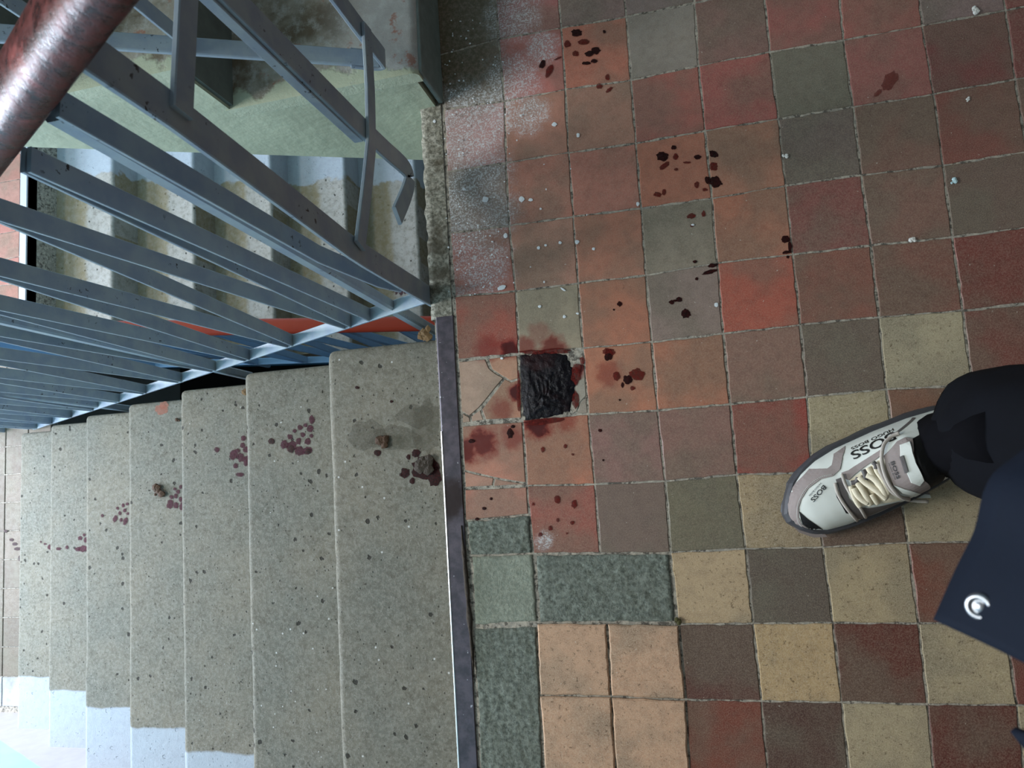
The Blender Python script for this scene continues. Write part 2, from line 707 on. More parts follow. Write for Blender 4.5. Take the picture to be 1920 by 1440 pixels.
floor = box('floor', -.036, 2.3, -2.1, 1.1, -.2, -.0010, GROUT)
tag(floor, 'worn tiled landing floor of red, grey and beige square tiles', 'floor', kind='structure')

TC = {
    (1, -1): '9c5a58', (2, -1): '7d6560', (3, -1): '7a6a66', (4, -1): '7d5a53', (5, -1): '7d6560', (6, -1): '9b5350', (7, -1): '7b6664', (0, -1): '6d5a4a', (8, -1): '77413c',
    (0, 0): '6d5a4a', (1, 0): 'a85f58', (2, 0): 'ad6651', (3, 0): '857d74', (4, 0): '7d5a53', (5, 0): '99524d', (6, 0): '96544c', (7, 0): '7b6664', (8, 0): '7a3f3c',
    (0, 1): 'a5706a', (1, 1): 'a36e5c', (2, 1): '9a6f5d', (3, 1): '9b544b', (4, 1): '97504a', (5, 1): '6b675a', (6, 1): '925650', (7, 1): '6f3535', (8, 1): '743a38',
    (0, 2): '77665c', (1, 2): 'a26a5a', (2, 2): 'a4695a', (3, 2): 'a5654f', (4, 2): 'a06b55', (5, 2): '675a54', (6, 2): '745348', (7, 2): '77423a', (8, 2): '6f4a42',
    (0, 3): '97584d', (1, 3): '9d7160', (2, 3): 'a46a55', (3, 3): '83796a', (4, 3): 'a3664f', (5, 3): '7b4641', (6, 3): '77554a', (7, 3): '655249', (8, 3): '77423a',
    (0, 4): '90463a', (1, 4): '958a75', (2, 4): 'a5674f', (3, 4): '837169', (4, 4): 'a14f3f', (5, 4): '7d4c40', (6, 4): '764c41', (7, 4): '6f3630', (8, 4): '6d3a34',
    (2, 5): 'aa6c52', (3, 5): 'a1674f', (4, 5): '7f5f53', (5, 5): '62544b', (6, 5): '9b9174b'[:6], (7, 5): '6d3d36', (8, 5): '958b70',
    (1, 6): 'ad6b52', (2, 6): '84605a', (3, 6): '7f5d54', (4, 6): '8a3630', (5, 6): '958a6b', (6, 6): '77503f', (7, 6): '958b70', (8, 6): '6d3d36',
    (1, 7): '8f4f44', (2, 7): '6c5a52', (3, 7): '66614f', (4, 7): 'a08a66', (5, 7): '5e3b32', (6, 7): '958a6d', (7, 7): '6d3d36', (8, 7): '958b70',
    (3, 8): 'a68e6b', (4, 8): '554c44', (5, 8): '9b8a67', (6, 8): '6c382c', (7, 8): '958b70', (8, 8): '6d3d36',
    (1, 9): 'b48d6f', (2, 9): 'b38c6c', (3, 9): '532e2a', (4, 9): 'a88d63', (5, 9): '572922', (6, 9): '9c8e6d', (7, 9): '662a25', (8, 9): '958b70',
    (1, 10): 'b48d6f', (2, 10): 'b38c6c', (3, 10): '6d3428', (4, 10): '48302b', (5, 10): '998c6d', (6, 10): '55241e', (7, 10): '998c6d', (8, 10): '55241e',
}
BEIGE = {(6, 5), (5, 6), (4, 7), (6, 7), (3, 8), (5, 8), (1, 9), (2, 9), (4, 9), (6, 9), (1, 10), (2, 10), (5, 10), (7, 6), (7, 8), (8, 5), (8, 7), (8, 9), (7, 10), (1, 4)}
SKIP = {(0, 5), (1, 5), (0, 6), (0, 7), (0, 8), (1, 8), (2, 8), (0, 9), (0, 10), (0, 11), (0, 12)}
REDS = ['97504a', '8a3630', '7b4641', '77423a', 'a14f3f', '6c5a52', '66614f', '837169']
G = .0015
TILE_GAIN = 1.02


def tile_col(hx):
    c = srgb(hx, TILE_GAIN)
    g = .3 * c[0] + .5 * c[1] + .2 * c[2]
    return tuple(x * .96 + g * .04 for x in c[:3]) + (1,)


def inset(poly, d):
    n = len(poly)
    c = sum((Vector(p) for p in poly), Vector((0, 0))) / n
    out = []
    for p in poly:
        v = c - Vector(p)
        out.append(Vector(p) + Vector((math.copysign(d, v.x), math.copysign(d, v.y))))
    return [tuple(q) for q in out]


for r in range(-5, 14):
    for c in range(0, 13):
        if (c, r) in SKIP:
            continue
        cs = [corner(c, r), corner(c + 1, r), corner(c + 1, r + 1), corner(c, r + 1)]
        poly = inset([(p.x, p.y) for p in cs], G + random.uniform(-.0004, .0004))
        beige = (c, r) in BEIGE
        if (c, r) in TC:
            hx = TC[(c, r)]
        elif r >= 7:
            beige = (c + r) % 2 == 1
            hx = '958b70' if beige else random.choice(['5e2822', '4d3a33', '6c382c'])
        else:
            hx = random.choice(REDS)
        raised = (c in (1, 2) and r in (9, 10, 11))
        if raised:
            beige, hx = True, 'b48d6f'
        o = slab_poly('tile', poly, -.012, (.0035 if raised else 0) + random.uniform(-.0001, .0006), TILE_S if (c <= 2 and 4 <= r <= 6) else TILE_D if (c <= 2 and r <= 3) or (c, r) == (1, 7) else TILEP if beige else TILE, floor,
                      jit=.0010, bev=.0011 if not raised else .002, tilt=.0012, seg=9)
        o.color = tile_col(hx)


# the far tiles, out of the photo's view, joined by colour
far = {'red': [], 'grey': [], 'beige': []}
for r in range(-10, 18):
    for c in range(0, 20):
        if -5 <= r < 14 and c < 13:
            continue
        k = ('beige' if (c + r) % 2 else 'red') if r >= 7 else random.choice(['red', 'red', 'grey'])
        if (c + 1) * PITCH < 2.3 and -2.1 < -(r + 1) * PITCH and -r * PITCH < 1.08:
            far[k].append((c * PITCH, -r * PITCH))
for k, hx in (('red', '7b4641'), ('grey', '66614f'), ('beige', '958b70')):
    vs, fs = [], []
    for x, y in far[k]:
        b_ = len(vs)
        for z, d in ((-.004, .0015), (-.0005, .0015), (0.0003, .0026)):
            vs += [(x + d, y - d, z), (x + PITCH - d, y - d, z), (x + PITCH - d, y - PITCH + d, z), (x + d, y - PITCH + d, z)]
        for i in range(2):
            for j in range(4):
                fs.append((b_ + 4 * i + j, b_ + 4 * i + (j + 1) % 4, b_ + 4 * i + 4 + (j + 1) % 4, b_ + 4 * i + 4 + j))
        fs.append((b_ + 8, b_ + 9, b_ + 10, b_ + 11))
    o = mesh('tile_field', vs, fs, TILEP if k == 'beige' else TILE, floor)
    o.color = tile_col(hx)
    o['kind'] = 'stuff'


def frag(pts, hx, z=0.0, name='tile_fragment'):
    o = slab_poly(name, [(fl(*q).x, fl(*q).y) for q in pts], -.012, z, TILE_S, floor, jit=.0005, bev=.0009, seg=3)
    o.color = tile_col(hx)
    return o


# cracked tile beside the steel edge
frag([(861, 679), (909, 674), (916, 690), (929, 701), (943, 709), (897, 765), (880, 779), (866, 771)], 'a58a78', .0006)
frag([(917, 673), (969, 667), (972, 709), (958, 713), (945, 706), (923, 692)], 'ac8067', .0002)
frag([(947, 711), (958, 717), (973, 713), (977, 783), (911, 786), (904, 768)], 'a9775f', 0)
frag([(900, 769), (906, 787), (885, 790), (884, 781)], 'a58a78', -.0003)
frag([(868, 776), (880, 783), (881, 791), (868, 792)], 'a58a78', .0003)
# tile below it, cracked near its lower edge
frag([(868, 800), (978, 792), (985, 904), (926, 894), (872, 881)], 'b07560', .0003)
frag([(872, 885), (925, 897), (923, 910), (873, 913)], 'ae7f6c', 0)
frag([(928, 898), (985, 908), (926, 911)], 'ae7f6c', -.0003)
# cut half tile above the cement
frag([(873, 919), (987, 914), (990, 963), (874, 975)], 'a86f5e', .0004, 'cut_tile')
# remains of the tile that held the dark residue
frag([(1088, 684), (1094, 684), (1099, 742), (1086, 756), (1080, 772), (1074, 776), (1078, 745)], '9c968a', .0002)
frag([(1087, 758), (1099, 746), (1101, 774), (1083, 775)], '8e8478', 0)


def rough_patch(name, poly_px, mat, parent, z=0.0, amp=.003, n=26, scale=90):
    a, b, c, d = [fl(*q) for q in poly_px]
    vs, fs = [], []
    for i in range(n + 1):
        for j in range(n + 1):
            s, t = i / n, j / n
            p = a.lerp(b, s).lerp(d.lerp(c, s), t)
            e = min(s, 1 - s, t, 1 - t) * n
            h = z + amp * (noise.noise(Vector((p.x, p.y, 3)) * scale) * .6 + noise.noise(Vector((p.x, p.y, 7)) * scale * 2.7) * .4)
            if e < .5:
                h = -.010
            jx = noise.noise(Vector((p.x, p.y, 1)) * 60) * .002
            vs.append((p.x + jx, p.y - jx, h))
    for i in range(n):
        for j in range(n):
            k = i * (n + 1) + j
            fs.append((k, k + n + 1, k + n + 2, k + 1))
    return mesh(name, vs, fs, mat, parent, True)


rough_patch('cement_patch', [(874, 978), (995, 964), (1000, 1038), (880, 1042)], CEM_R, floor, .0016, .0030)
rough_patch('cement_patch', [(882, 1040), (1002, 1036), (1010, 1168), (888, 1175)], CEM_L, floor, .0012, .0012)
rough_patch('cement_patch', [(1001, 1039), (1258, 1037), (1270, 1168), (1008, 1168)], CEM_R, floor, .0014, .0028, 40)
rough_patch('cement_patch', [(888, 1172), (1007, 1168), (1024, 1560), (906, 1560)], CEM_R, floor, .0014, .0028, 40)
# dirty cement strip along the open edge beside the well
q0, q1 = fl(797, 196), fl(815, 600)
vs, fs = [], []
NY, NX = 70, 7
for i in range(NY + 1):
    y = -.092 + (q1.y + .092) * i / NY
    for j in range(NX + 1):
        x = -.042 + (.042 - .002) * j / NX
        zz = .001 + .0025 * noise.noise(Vector((x, y, 0)) * 70) + .0015 * noise.noise(Vector((x, y, 5)) * 180)
        if j == 0:
            x += .004 * noise.noise(Vector((0, y, 2)) * 45)
            zz -= .05
        if j == 1:
            x = -.0415 + .004 * noise.noise(Vector((0, y, 2)) * 45)
        vs.append((x, y, zz))
for i in range(NY):
    for j in range(NX):
        k = i * (NX + 1) + j
        fs.append((k, k + NX + 1, k + NX + 2, k + 1))


def curb_mat():
    t = NT('dirty_cement', .9)
    p = t.pos()
    a = t.noise(p, 130, 6, .75)
    c = t.mix(t.ramp(a, .35, .65), srgb('57564a'), srgb('a3a193'))
    b = t.noise(p, 16, 4, .6)
    c = t.mix(t.ramp(b, .5, .62, 0, .75), c, srgb('453e2d'))
    t.color(c)
    t.normal(t.bump(a, .8, .003))
    return t.m


CURB = curb_mat()
mesh('cement_edge', vs, fs, CURB, floor, True)

# steel angle on the landing edge
bm = bmesh.new()
ys = [q1.y + .004 - i * (1.62 / 24) for i in range(25)]
secs = []
for y in ys:
    dx = .0006 * noise.noise(Vector((0, y * 9, 0)))
    prof = [(-.034, -.045), (-.034, -.0005), (-.0325, .0018), (-.031, .0025), (-.001, .0025), (0, .001), (0, -.004), (-.029, -.004), (-.029, -.045)]
    xo = .006 * (y + .5) / -1.0
    secs.append([Vector((x + dx + xo * 0, y, z)) for x, z in prof])
sweep(bm, None, secs)
trim = frombm('trim_1', bm, STEEL)
tag(trim, 'dark painted steel angle edging the landing above the concrete stairs', 'edge trim', kind='structure')
bm = bmesh.new()
for y0_, y1_, w_ in ((-.70, -1.30, .0013), (-1.31, -1.95, .0018)):
    sweep(bm, None, [[Vector((-.0346, y, -.003)), Vector((-.0346 + .0002, y, .0015)), Vector((-.0325, y, .0032)), Vector((-.0325 + w_, y, .0031)), Vector((-.0325, y, .0005))] for y in (y0_, (y0_ + y1_) / 2, y1_)])
frombm('worn_edge', bm, BAREST, trim)
bm = bmesh.new()
ring = []
for i in range(60):
    s = i / 59
    v_ = 985 + 285 * s
    q = fl(866 + 24 * s, v_)
    wd = .010 * math.sin(math.pi * min(1, s * 1.02 + .02)) ** .6 * (.75 + .5 * noise.noise(Vector((0, s * 9, 0))))
    ring.append([Vector((q.x - wd * .6, q.y, .002)), Vector((q.x - wd * .3, q.y, .005 + .002 * noise.noise(Vector((1, s * 40, 0))))),
                 Vector((q.x + wd * .3, q.y, .005 + .002 * noise.noise(Vector((2, s * 40, 0))))), Vector((q.x + wd * .55, q.y, .001))])
sweep(bm, None, ring)
frombm('dirt_strip', bm, DIRT, trim, True)

# ---------------------------------------------------------------- flights
T, H = .298, .1474
XE = -.033
ZMID = -8 * H


def nosing_profile(xb, xn, z, h, r, sgn):
    """profile in x,z from the back of the tread over the rounded nosing down; sgn -1: nosing faces -x"""
    pr = [(xb, z)]
    for k in range(6):
        a = math.pi / 2 * k / 5
        pr.append((xn - sgn * r + sgn * r * math.sin(a), z - r + r * math.cos(a)))
    pr.append((xn, z - h))
    pr.append((xb, z - h))
    return pr


def make_step(name, xb, xn, z, h, y0, y1, mat, parent, sgn, r=.016, seed=0, end_hi=True):
    n = 44
    st = [y0 + (y1 - y0) * i / n for i in range(n + 1)]
    ins = [0] * (n + 1)
    if end_hi:
        st = st[:-1] + [y1 - .012, y1 - .005, y1 - .0015, y1]
        ins = [0] * n + [0, .002, .006, .013]
    secs = []
    for y, k in zip(st, ins):
        dn = .0022 * noise.noise(Vector((seed * 3.1, y * 7, 0))) + .0014 * noise.noise(Vector((seed, y * 40, 1)))
        dz = .0010 * noise.noise(Vector((seed * 1.7, y * 16, 4)))
        pr = nosing_profile(xb, xn + dn - sgn * k, z + dz - k * .75, h, r, sgn)
        secs.append([Vector((x, y, q)) for x, q in pr])
    bm = bmesh.new()
    sweep(bm, None, secs)
    o = frombm(name, bm, mat, parent)
    me = o.data
    me.polygons.foreach_set('use_smooth', [True] * len(me.polygons))
    me.set_sharp_from_angle(angle=math.radians(35))
    return o


def extrude_y(name, poly, y0, y1, mat, parent=None):
    n = len(poly)
    vs = [(x, y0, z) for x, z in poly] + [(x, y1, z) for x, z in poly]
    fs = [(i, (i + 1) % n, n + (i + 1) % n, n + i) for i in range(n)] + [tuple(range(n)), tuple(range(n, 2 * n))]
    return mesh(name, vs, fs, mat, parent)


YW = -1.625
# flight going down (treads 1..7)
down = extrude_y('staircase', [(XE + .02, -.20), (XE + .02, -.40), (XE - 7.2 * T, -.30 - 7.2 * H - .16), (XE - 7.2 * T, -.17 - 7.2 * H)], YW, -.535, GREEN)
tag(down, 'grey cast concrete flight going down beside the tiled landing', 'staircase', kind='structure')
for k in range(1, 8):
    xn = XE - k * T
    make_step('step', XE - (k - 1) * T + .02, xn, -k * H, H + .03, YW, -.506 + .014 * (xn + .3), CONC, down, -1, seed=k)

# half landing
bm = bmesh.new()
for (x0, x1, y0, y1) in ((-3.45, -2.262, YW, 1.08), (-2.262, XE - 7 * T + .015, YW, -.545)):
    for v in bmesh.ops.create_cube(bm, size=1)['verts']:
        v.co = Vector(((x0 + x1) / 2 + v.co.x * (x1 - x0), (y0 + y1) / 2 + v.co.y * (y1 - y0), ZMID - .092 + v.co.z * .176))
mid = frombm('floor', bm, GROUT)
tag(mid, 'pinkish tiled half landing at the foot of the concrete flight', 'floor', kind='structure')
XL = -2.262
tm = None
for i in range(10):
    for j in range(23):
        x1 = XL - .035 - i * PITCH if j > 11 else XE - 7 * T - .004 - i * PITCH
        y0_ = -1.60 + j * PITCH
        if x1 - PITCH < -3.43:
            continue
        if tm is None:
            tm = slab_poly('tile', [(0, 0), (PITCH - .004, 0), (PITCH - .004, PITCH - .004), (0, PITCH - .004)], -.008, .002, TILE_M, mid, seg=4)
            o = tm
        else:
            o = link('tile', tm.data, None, mid)
        o.location = (x1 - PITCH, y0_, ZMID - .002)
        o.color = srgb(random.choice(['94625a', '8f5d54', '875c52', '8f675d']) if j > 11 else ('a0a6ac' if j == 0 else random.choice(['5e574f', '5a534b', '625a51'])), 1.0)
t2 = box('trim_2', XL - .034, XL, -.2, 1.08, ZMID - .05, ZMID + .003, simple('pale_steel_angle', srgb('b9bfc8'), .4, .3, 60, .1), None, .0015)
tag(t2, 'pale steel angle edging the half landing above the lower flight', 'edge trim', kind='structure')

# lower flight (goes down to the right under the upper one)
low = extrude_y('staircase', [(XL + .01, ZMID - .26), (XL + .01, ZMID - .5), (XL + 8 * T, ZMID - 8 * H - .5), (XL + 8 * T, ZMID - 8 * H - .26)], -.2, 1.08, BLUE)
tag(low, 'lower concrete flight with blue side seen through the stair well', 'staircase', kind='structure')
for k in range(1, 9):
    xn = XL + k * T
    make_step('step', XL + (k - 1) * T - .02, xn, ZMID - k * H, H + .05, -.2, 1.08, CONC_LOW, low, 1, seed=20 + k, end_hi=False)

RISER = simple('dark_grey_riser', srgb('585d56'), .8, 0, 40, .4, .5, .003)
# upper flight (goes up to the left), painted green-grey side
YU = -.1
xs = [0.0, -.349] + [-.349 - T * k for k in range(1, 7)]
zs = [.122, .262] + [.262 + H * k for k in range(1, 7)]
poly = []
for i, (x, z) in enumerate(zip(xs, zs)):
    x2 = xs[i + 1] if i + 1 < len(xs) else x - T
    poly += [(x - .012, (zs[i - 1] if i else 0) - .02), (x - .012, z - .012), (x2 - .012, z - .012)]
xe = xs[-1] - T - .012
poly += [(xe, -.207 - .494 * (xe + .114)), (-.02, -.207 - .494 * (-.02 + .114)), (-.012, -.26)]
up = extrude_y('staircase', poly, YU, 1.08, GREEN)
tag(up, 'upper flight with thick green-grey painted side and worn treads', 'staircase', kind='structure')
for i, (x, z) in enumerate(zip(xs, zs)):
    x2 = xs[i + 1] if i + 1 < len(xs) else x - T
    zb = (zs[i - 1] if i else 0)
    make_step('step', x2 - .02, x, z, .03, YU - .001, 1.08, WORN, up, 1, r=.014, seed=40 + i, end_hi=False)
for i in range(1, len(xs)):
    box('riser_face', xs[i] - .014, xs[i] - .004, YU + .006, 1.07, zs[i - 1] - .002, zs[i] - .024, RISER, up)
# dark board at the foot of the upper flight
box('riser_board', -.006, .004, YU + .004, 1.0, 0, .112, simple('dark_riser_paint', srgb('66726f'), .6, 0, 50, .45, .5, .003), up, .003)

# deep floor of the well
deep = box('floor', -3.45, 2.3, YW, 1.1, -3.75, -3.6, simple('dark_floor', srgb('45484a'), .8))
tag(deep, 'dark floor far below at the bottom of the stair well', 'floor', kind='structure')
und = box('floor', .125, 2.3, -2.1, 1.1, ZMID - 8 * H - .15, ZMID - 8 * H, GROUT)
tag(und, 'floor of the storey below, at the end of the lower flight', 'floor', kind='structure')

# walls
wf = box('wall_front', -3.45, -.02, YW - .12, YW, -3.7, 2.4, WALL)
tag(wf, 'stair wall, bare grey at the foot and pale blue above', 'wall', kind='structure')
wb = box('wall_back', -3.45, 2.3, 1.08, 1.2, -3.7, 2.4, WALLP)
tag(wb, 'pale painted stair wall behind the upper flight', 'wall', kind='structure')
# wall with the half-landing window openings
pieces = [(-3.55, -3.45, YW, 1.08, -3.7, -.68), (-3.55, -3.45, YW, 1.08, .88, 1.88), (-3.55, -3.45, YW, -1.48, -.68, .88), (-3.55, -3.45, .04, 1.08, -.68, .88),
          (-3.55, -3.45, YW, -1.48, 1.88, 3.5), (-3.55, -3.45, .04, 1.08, 1.88, 3.5)]
bm = bmesh.new()
for a in pieces:
    g = bmesh.ops.create_cube(bm, size=1)['verts']
    for v in g:
        v.co = Vector(((a[0] + a[1]) / 2 + v.co.x * (a[1] - a[0]), (a[2] + a[3]) / 2 + v.co.y * (a[3] - a[2]), (a[4] + a[5]) / 2 + v.co.z * (a[5] - a[4])))
wl = frombm('wall_left', bm, WALLP)
tag(wl, 'pale blue end wall with window openings over the half landing', 'wall', kind='structure')

# ---------------------------------------------------------------- railings
YV = Vector((0, 1, 0))
# A: along the flight going down. base rail: z = .016 + .54 x
def rail_y(x):
    return -.449 + .02 * x


def rail_z(x):
    return .014 + .54 * x


LEAN = .03
railA = link('stair_railing', None)
railA.location = (-.045, -.45, 0)
tag(railA, 'pale green-grey zigzag steel railing with brown handrail turning around the stair well', 'railing')
bpy.context.view_layer.update()


def under(o, root):
    o.parent = root
    o.matrix_parent_inverse = Matrix.Translation(-root.location)
    return o


def A(o):
    return under(o, railA)


def HZ(x):
    return .775 + .54 * x


pts = [(x, rail_y(x), rail_z(x)) for x in (-.046, -.7, -1.4, -2.1, -2.75)]
A(flat_bar('bottom_rail', pts, YV, .026, .007, RAIL, None))


def balu(x, w_=.026, t_=.006, top=None, bot=None, name='baluster', xt=0.0, yo=0.0):
    zb = rail_z(x) if bot is None else bot
    zt = HZ(x) if top is None else top
    p0 = Vector((x, rail_y(x) + yo, zb))
    p1 = Vector((x + xt, rail_y(x) + LEAN * (zt - zb) + yo, zt))
    return A(flat_bar(name, [p0, p0.lerp(p1, .33), p0.lerp(p1, .67), p1], YV, w_, t_, RAIL, None))


def zig(name, xb, zb, xt, zt, w_=.027, t_=.0055):
    p0 = Vector((xb, rail_y(xb), zb))
    p1 = Vector((xt, rail_y(xt) + LEAN * (zt - zb), zt))
    return A(flat_bar(name, [p0, p0.lerp(p1, .33), p0.lerp(p1, .67), p1], YV, w_, t_, RAIL, None))


# zigzag infill: neighbouring bars meet at the bottom rail and under the handrail
feet = [-.195, -.268, -.465, -.638, -.795, -.977, -1.195, -1.386, -1.60, -1.80, -2.00, -2.18, -2.38, -2.56]
for a_, b_ in zip(feet[:-1], feet[1:]):
    pk = (a_ + b_) / 2
    zig('baluster', a_ - .010, rail_z(a_), pk + .004, HZ(pk) - .01)
    zig('baluster', b_ + .006, rail_z(b_), pk - .004, HZ(pk) - .01)
# bar that leans from the landing post up to the handrail
pp = [(-.058, -.455, .10), (-.075, -.456, .15), (-.098, -.452, .30), (-.108, -.435, HZ(-.1))]
A(flat_bar('baluster', pp, YV, .026, .0055, RAIL, None))
# square posts standing on the flight
for x, zb in ((-.150, -.30), (-.815, -.60), (-1.56, -1.02), (-2.24, -1.36)):
    p0 = Vector((x, rail_y(x) - .004, zb))
    p1 = Vector((x + .010, rail_y(x) + LEAN * (HZ(x) - zb), HZ(x)))
    A(flat_bar('post', [p0, p1], YV, .022, .022, RAIL, None))
# handrail
bm = bmesh.new()
secs = []
for i in range(56):
    x = .10 - i * .05
    z = HZ(x) + .030
    y = rail_y(min(x, 0)) + LEAN * .78 + .004
    t = Vector((-1, 0, -.54)).normalized()
    n_ = Vector((0, 0, 1)) - t * t.z
    n_.normalize()
    b_ = Vector((0, 1, 0))
    ring = []
    for k in range(20):
        a = 2 * math.pi * k / 20
        ca, sa = math.cos(a), math.sin(a)
        rx = .031 * math.copysign(abs(ca) ** .75, ca)
        rz = .021 * math.copysign(abs(sa) ** .75, sa)
        wob = 1 + .03 * noise.noise(Vector((x * 12, k * .5, 0)))
        ring.append(Vector((x, y, z)) + b_ * rx * wob + n_ * rz * wob)
    secs.append(ring)
sweep(bm, None, secs)
hr = A(frombm('handrail', bm, HANDRAIL, None, True))
hr['label'] = 'worn glossy brown handrail'
# landing post and the short return across the well
XR = -.045
A(flat_bar('end_post', [(XR, -.453, -.02), (XR, -.453, .15), (XR, -.452, .27), (XR - .002, -.449, .31), (XR, -.436, .50), (XR, -.424, .668), (XR, -.421, .77)], YV, .036, .007, RAIL, None))

B = A
# short return pieces between the two railings
B(flat_bar('strap', [(XR + .007, -.446, .292), (XR + .007, -.34, .258), (XR + .007, -.27, .238), (XR + .007, -.18, .234), (XR + .007, -.082, .238)], (0, 0, 1), .026, .006, RAIL, None))
B(flat_bar('strap', [(XR + .006, -.425, .655), (XR + .006, -.30, .645), (XR + .006, -.18, .635), (XR + .006, -.082, .63)], (0, 0, 1), .026, .007, RAIL, None))
B(flat_bar('middle_bar', smooth_path([(XR, -.348, .132), (XR, -.292, .085), (XR, -.258, .066), (XR, -.246, .085), (XR, -.249, .16), (XR, -.251, .232), (XR, -.252, .40), (XR, -.251, .561), (XR, -.250, .63)], 5), YV, .034, .007, RAIL, None))
B(flat_bar('end_post', smooth_path([(XR - .05, -.087, .176), (XR - .02, -.087, .158), (XR - .004, -.087, .154), (XR, -.088, .17), (XR, -.089, .246), (XR, -.084, .45), (XR, -.083, .9)], 5), YV, .034, .007, RAIL, None))


B(flat_bar('angle_leg', [(XR - .010, -.2665, .245), (XR - .010, -.2685, .42), (XR - .010, -.268, .63)], (1, 0, 0), .015, .006, RAIL, None))


def upz(x):
    return .152 - .505 * (x - XR)


B(flat_bar('bottom_rail', [(x, -.087, upz(x)) for x in (XR - .01, -.3, -.7, -1.3, -1.9)], YV, .028, .009, RAIL, None))
for x in (-.31, -.47, -.64, -.80, -.96, -1.12, -1.3, -1.5, -1.7):
    B(flat_bar('baluster', [(x, -.087, upz(x)), (x, -.084, upz(x) + .40), (x, -.08, upz(x) + .78)], YV, .026, .006, RAIL, None))
bm = bmesh.new()
secs = []
for i in range(24):
    x = 0 - i * .085
    ring = []
    for k in range(14):
        a = 2 * math.pi * k / 14
        ring.append(Vector((x, -.08 + .03 * math.cos(a), upz(x) + .80 + .022 * math.sin(a))))
    secs.append(ring)
sweep(bm, None, secs)
B(frombm('handrail', bm, HANDRAIL, None, True))

# C: railing of the lower flight
railC = link('stair_railing', None)
railC.location = (XL, -.25, ZMID)
tag(railC, 'blue-grey lower railing with red handrail, deep in the stair well', 'railing')


def CC(o):
    return under(o, railC)


def lz(x):
    return ZMID - .494 * (x - XL)


CC(flat_bar('bottom_rail', [(x, -.245, lz(x) + .0) for x in (XL, -1.4, -.6, .1)], YV, .03, .008, RAILBLUE, None))
fx = [XL + .06 + .19 * i for i in range(13)]
for a_, b_ in zip(fx[:-1], fx[1:]):
    pk = (a_ + b_) / 2
    CC(flat_bar('baluster', [(a_ + .008, -.245, lz(a_)), (pk - .004, -.25, lz(pk) + .87)], YV, .028, .006, RAILBLUE, None))
    CC(flat_bar('baluster', [(b_ - .008, -.245, lz(b_)), (pk + .004, -.25, lz(pk) + .87)], YV, .028, .006, RAILBLUE, None))
for x in (XL + .1, XL + .8, XL + 1.5, XL + 2.2):
    CC(flat_bar('post', [(x, -.245, lz(x) - .14), (x, -.25, lz(x) + .87)], YV, .022, .018, RAILBLUE, None))
bm = bmesh.new()
secs = []
for i in range(20):
    x = XL - .05 + i * .128
    ring = []
    for k in range(14):
        a = 2 * math.pi * k / 14
        ca, sa = math.cos(a), math.sin(a)
        ring.append(Vector((x, -.25 + .027 * math.copysign(abs(ca) ** .6, ca), lz(x) + .885 + .018 * math.copysign(abs(sa) ** .6, sa))))
    secs.append(ring)
sweep(bm, None, secs)
CC(frombm('handrail', bm, REDRAIL, None, True))

# ---------------------------------------------------------------- dried stains, each cluster one flat mark lying on its surface
def drops(name, lst, z, mat, label, cat='stain', seed=0, lift=.0009, joined=False):
    """lst of (u, v, half width px, half height px[, angle deg]) irregular spots"""
    rnd = random.Random(seed)
    root = None
    bm = bmesh.new()
    for i, d in enumerate(lst):
        u, v, a, b = d[:4]
        ang = math.radians(d[4]) if len(d) > 4 else 0
        n = 18 if a > 6 else 12
        ring = []
        for k in range(n):
            th = 2 * math.pi * k / n
            j = 1 + rnd.uniform(-.18, .18)
            ex, ey = a * j * math.cos(th), b * j * math.sin(th)
            q = fl(u + ex * math.cos(ang) - ey * math.sin(ang), v + ex * math.sin(ang) + ey * math.cos(ang), z)
            ring.append(bm.verts.new((q.x, q.y, z + lift + .00004 * i)))
        c = bm.verts.new(sum((r.co for r in ring), Vector()) / n + Vector((0, 0, .0003)))
        for k in range(n):
            bm.faces.new((c, ring[k], ring[(k + 1) % n]))
        if not joined:
            if root is None and len(lst) > 1:
                root = link(name, None)
                root.location = c.co
            org = root.location if root else Vector(c.co)
            for vv_ in bm.verts:
                vv_.co -= org
            o = frombm('spot' if root else name, bm, mat, root)
            bmesh_up(o)
            if root is None:
                o.location = org
                root = o
            bm = bmesh.new()
    if joined:
        root = frombm(name, bm, mat)
        bmesh_up(root)
    else:
        bm.free()
    return tag(root, label, cat)


def bmesh_up(o):
    bm = bmesh.new()
    bm.from_mesh(o.data)
    for f in bm.faces:
        f.normal_update()
        if f.normal.z < 0:
            f.normal_flip()
    bm.to_mesh(o.data)
    bm.free()


drops('stain', [(1081, 62, 10, 7), (1117, 95, 9, 7), (1017, 121, 5, 8, 20), (1105, 101, 9, 5, -10), (1133, 60, 3, 3), (1099, 119, 8, 3), (1114, 115, 6, 4)], 0, ST_DARK,
      'cluster of dark red drops on the reddish tile by the white plaster splash', seed=1)
drops('stain', [(1064, 83, 6, 7), (1094, 79, 12, 5, -8), (1030, 134, 6, 12, 25), (1079, 101, 6, 5), (1139, 145, 4, 6), (1124, 162, 6, 5), (1142, 169, 8, 3, -40), (1046, 110, 8, 2, -25)], 0, ST_RED,
      'thin reddish smears among the dark drops nearest the plaster splash', seed=2)
drops('stain', [(1242, 294, 11, 9), (1263, 277, 5, 4), (1338, 289, 9, 6, 20), (1341, 341, 11, 10), (1327, 338, 6, 7), (1353, 345, 2, 2), (1308, 295, 7, 4)], 0, ST_DARK,
      'cluster of dark red spots spread over the orange tile right of the dusty corner', seed=3)
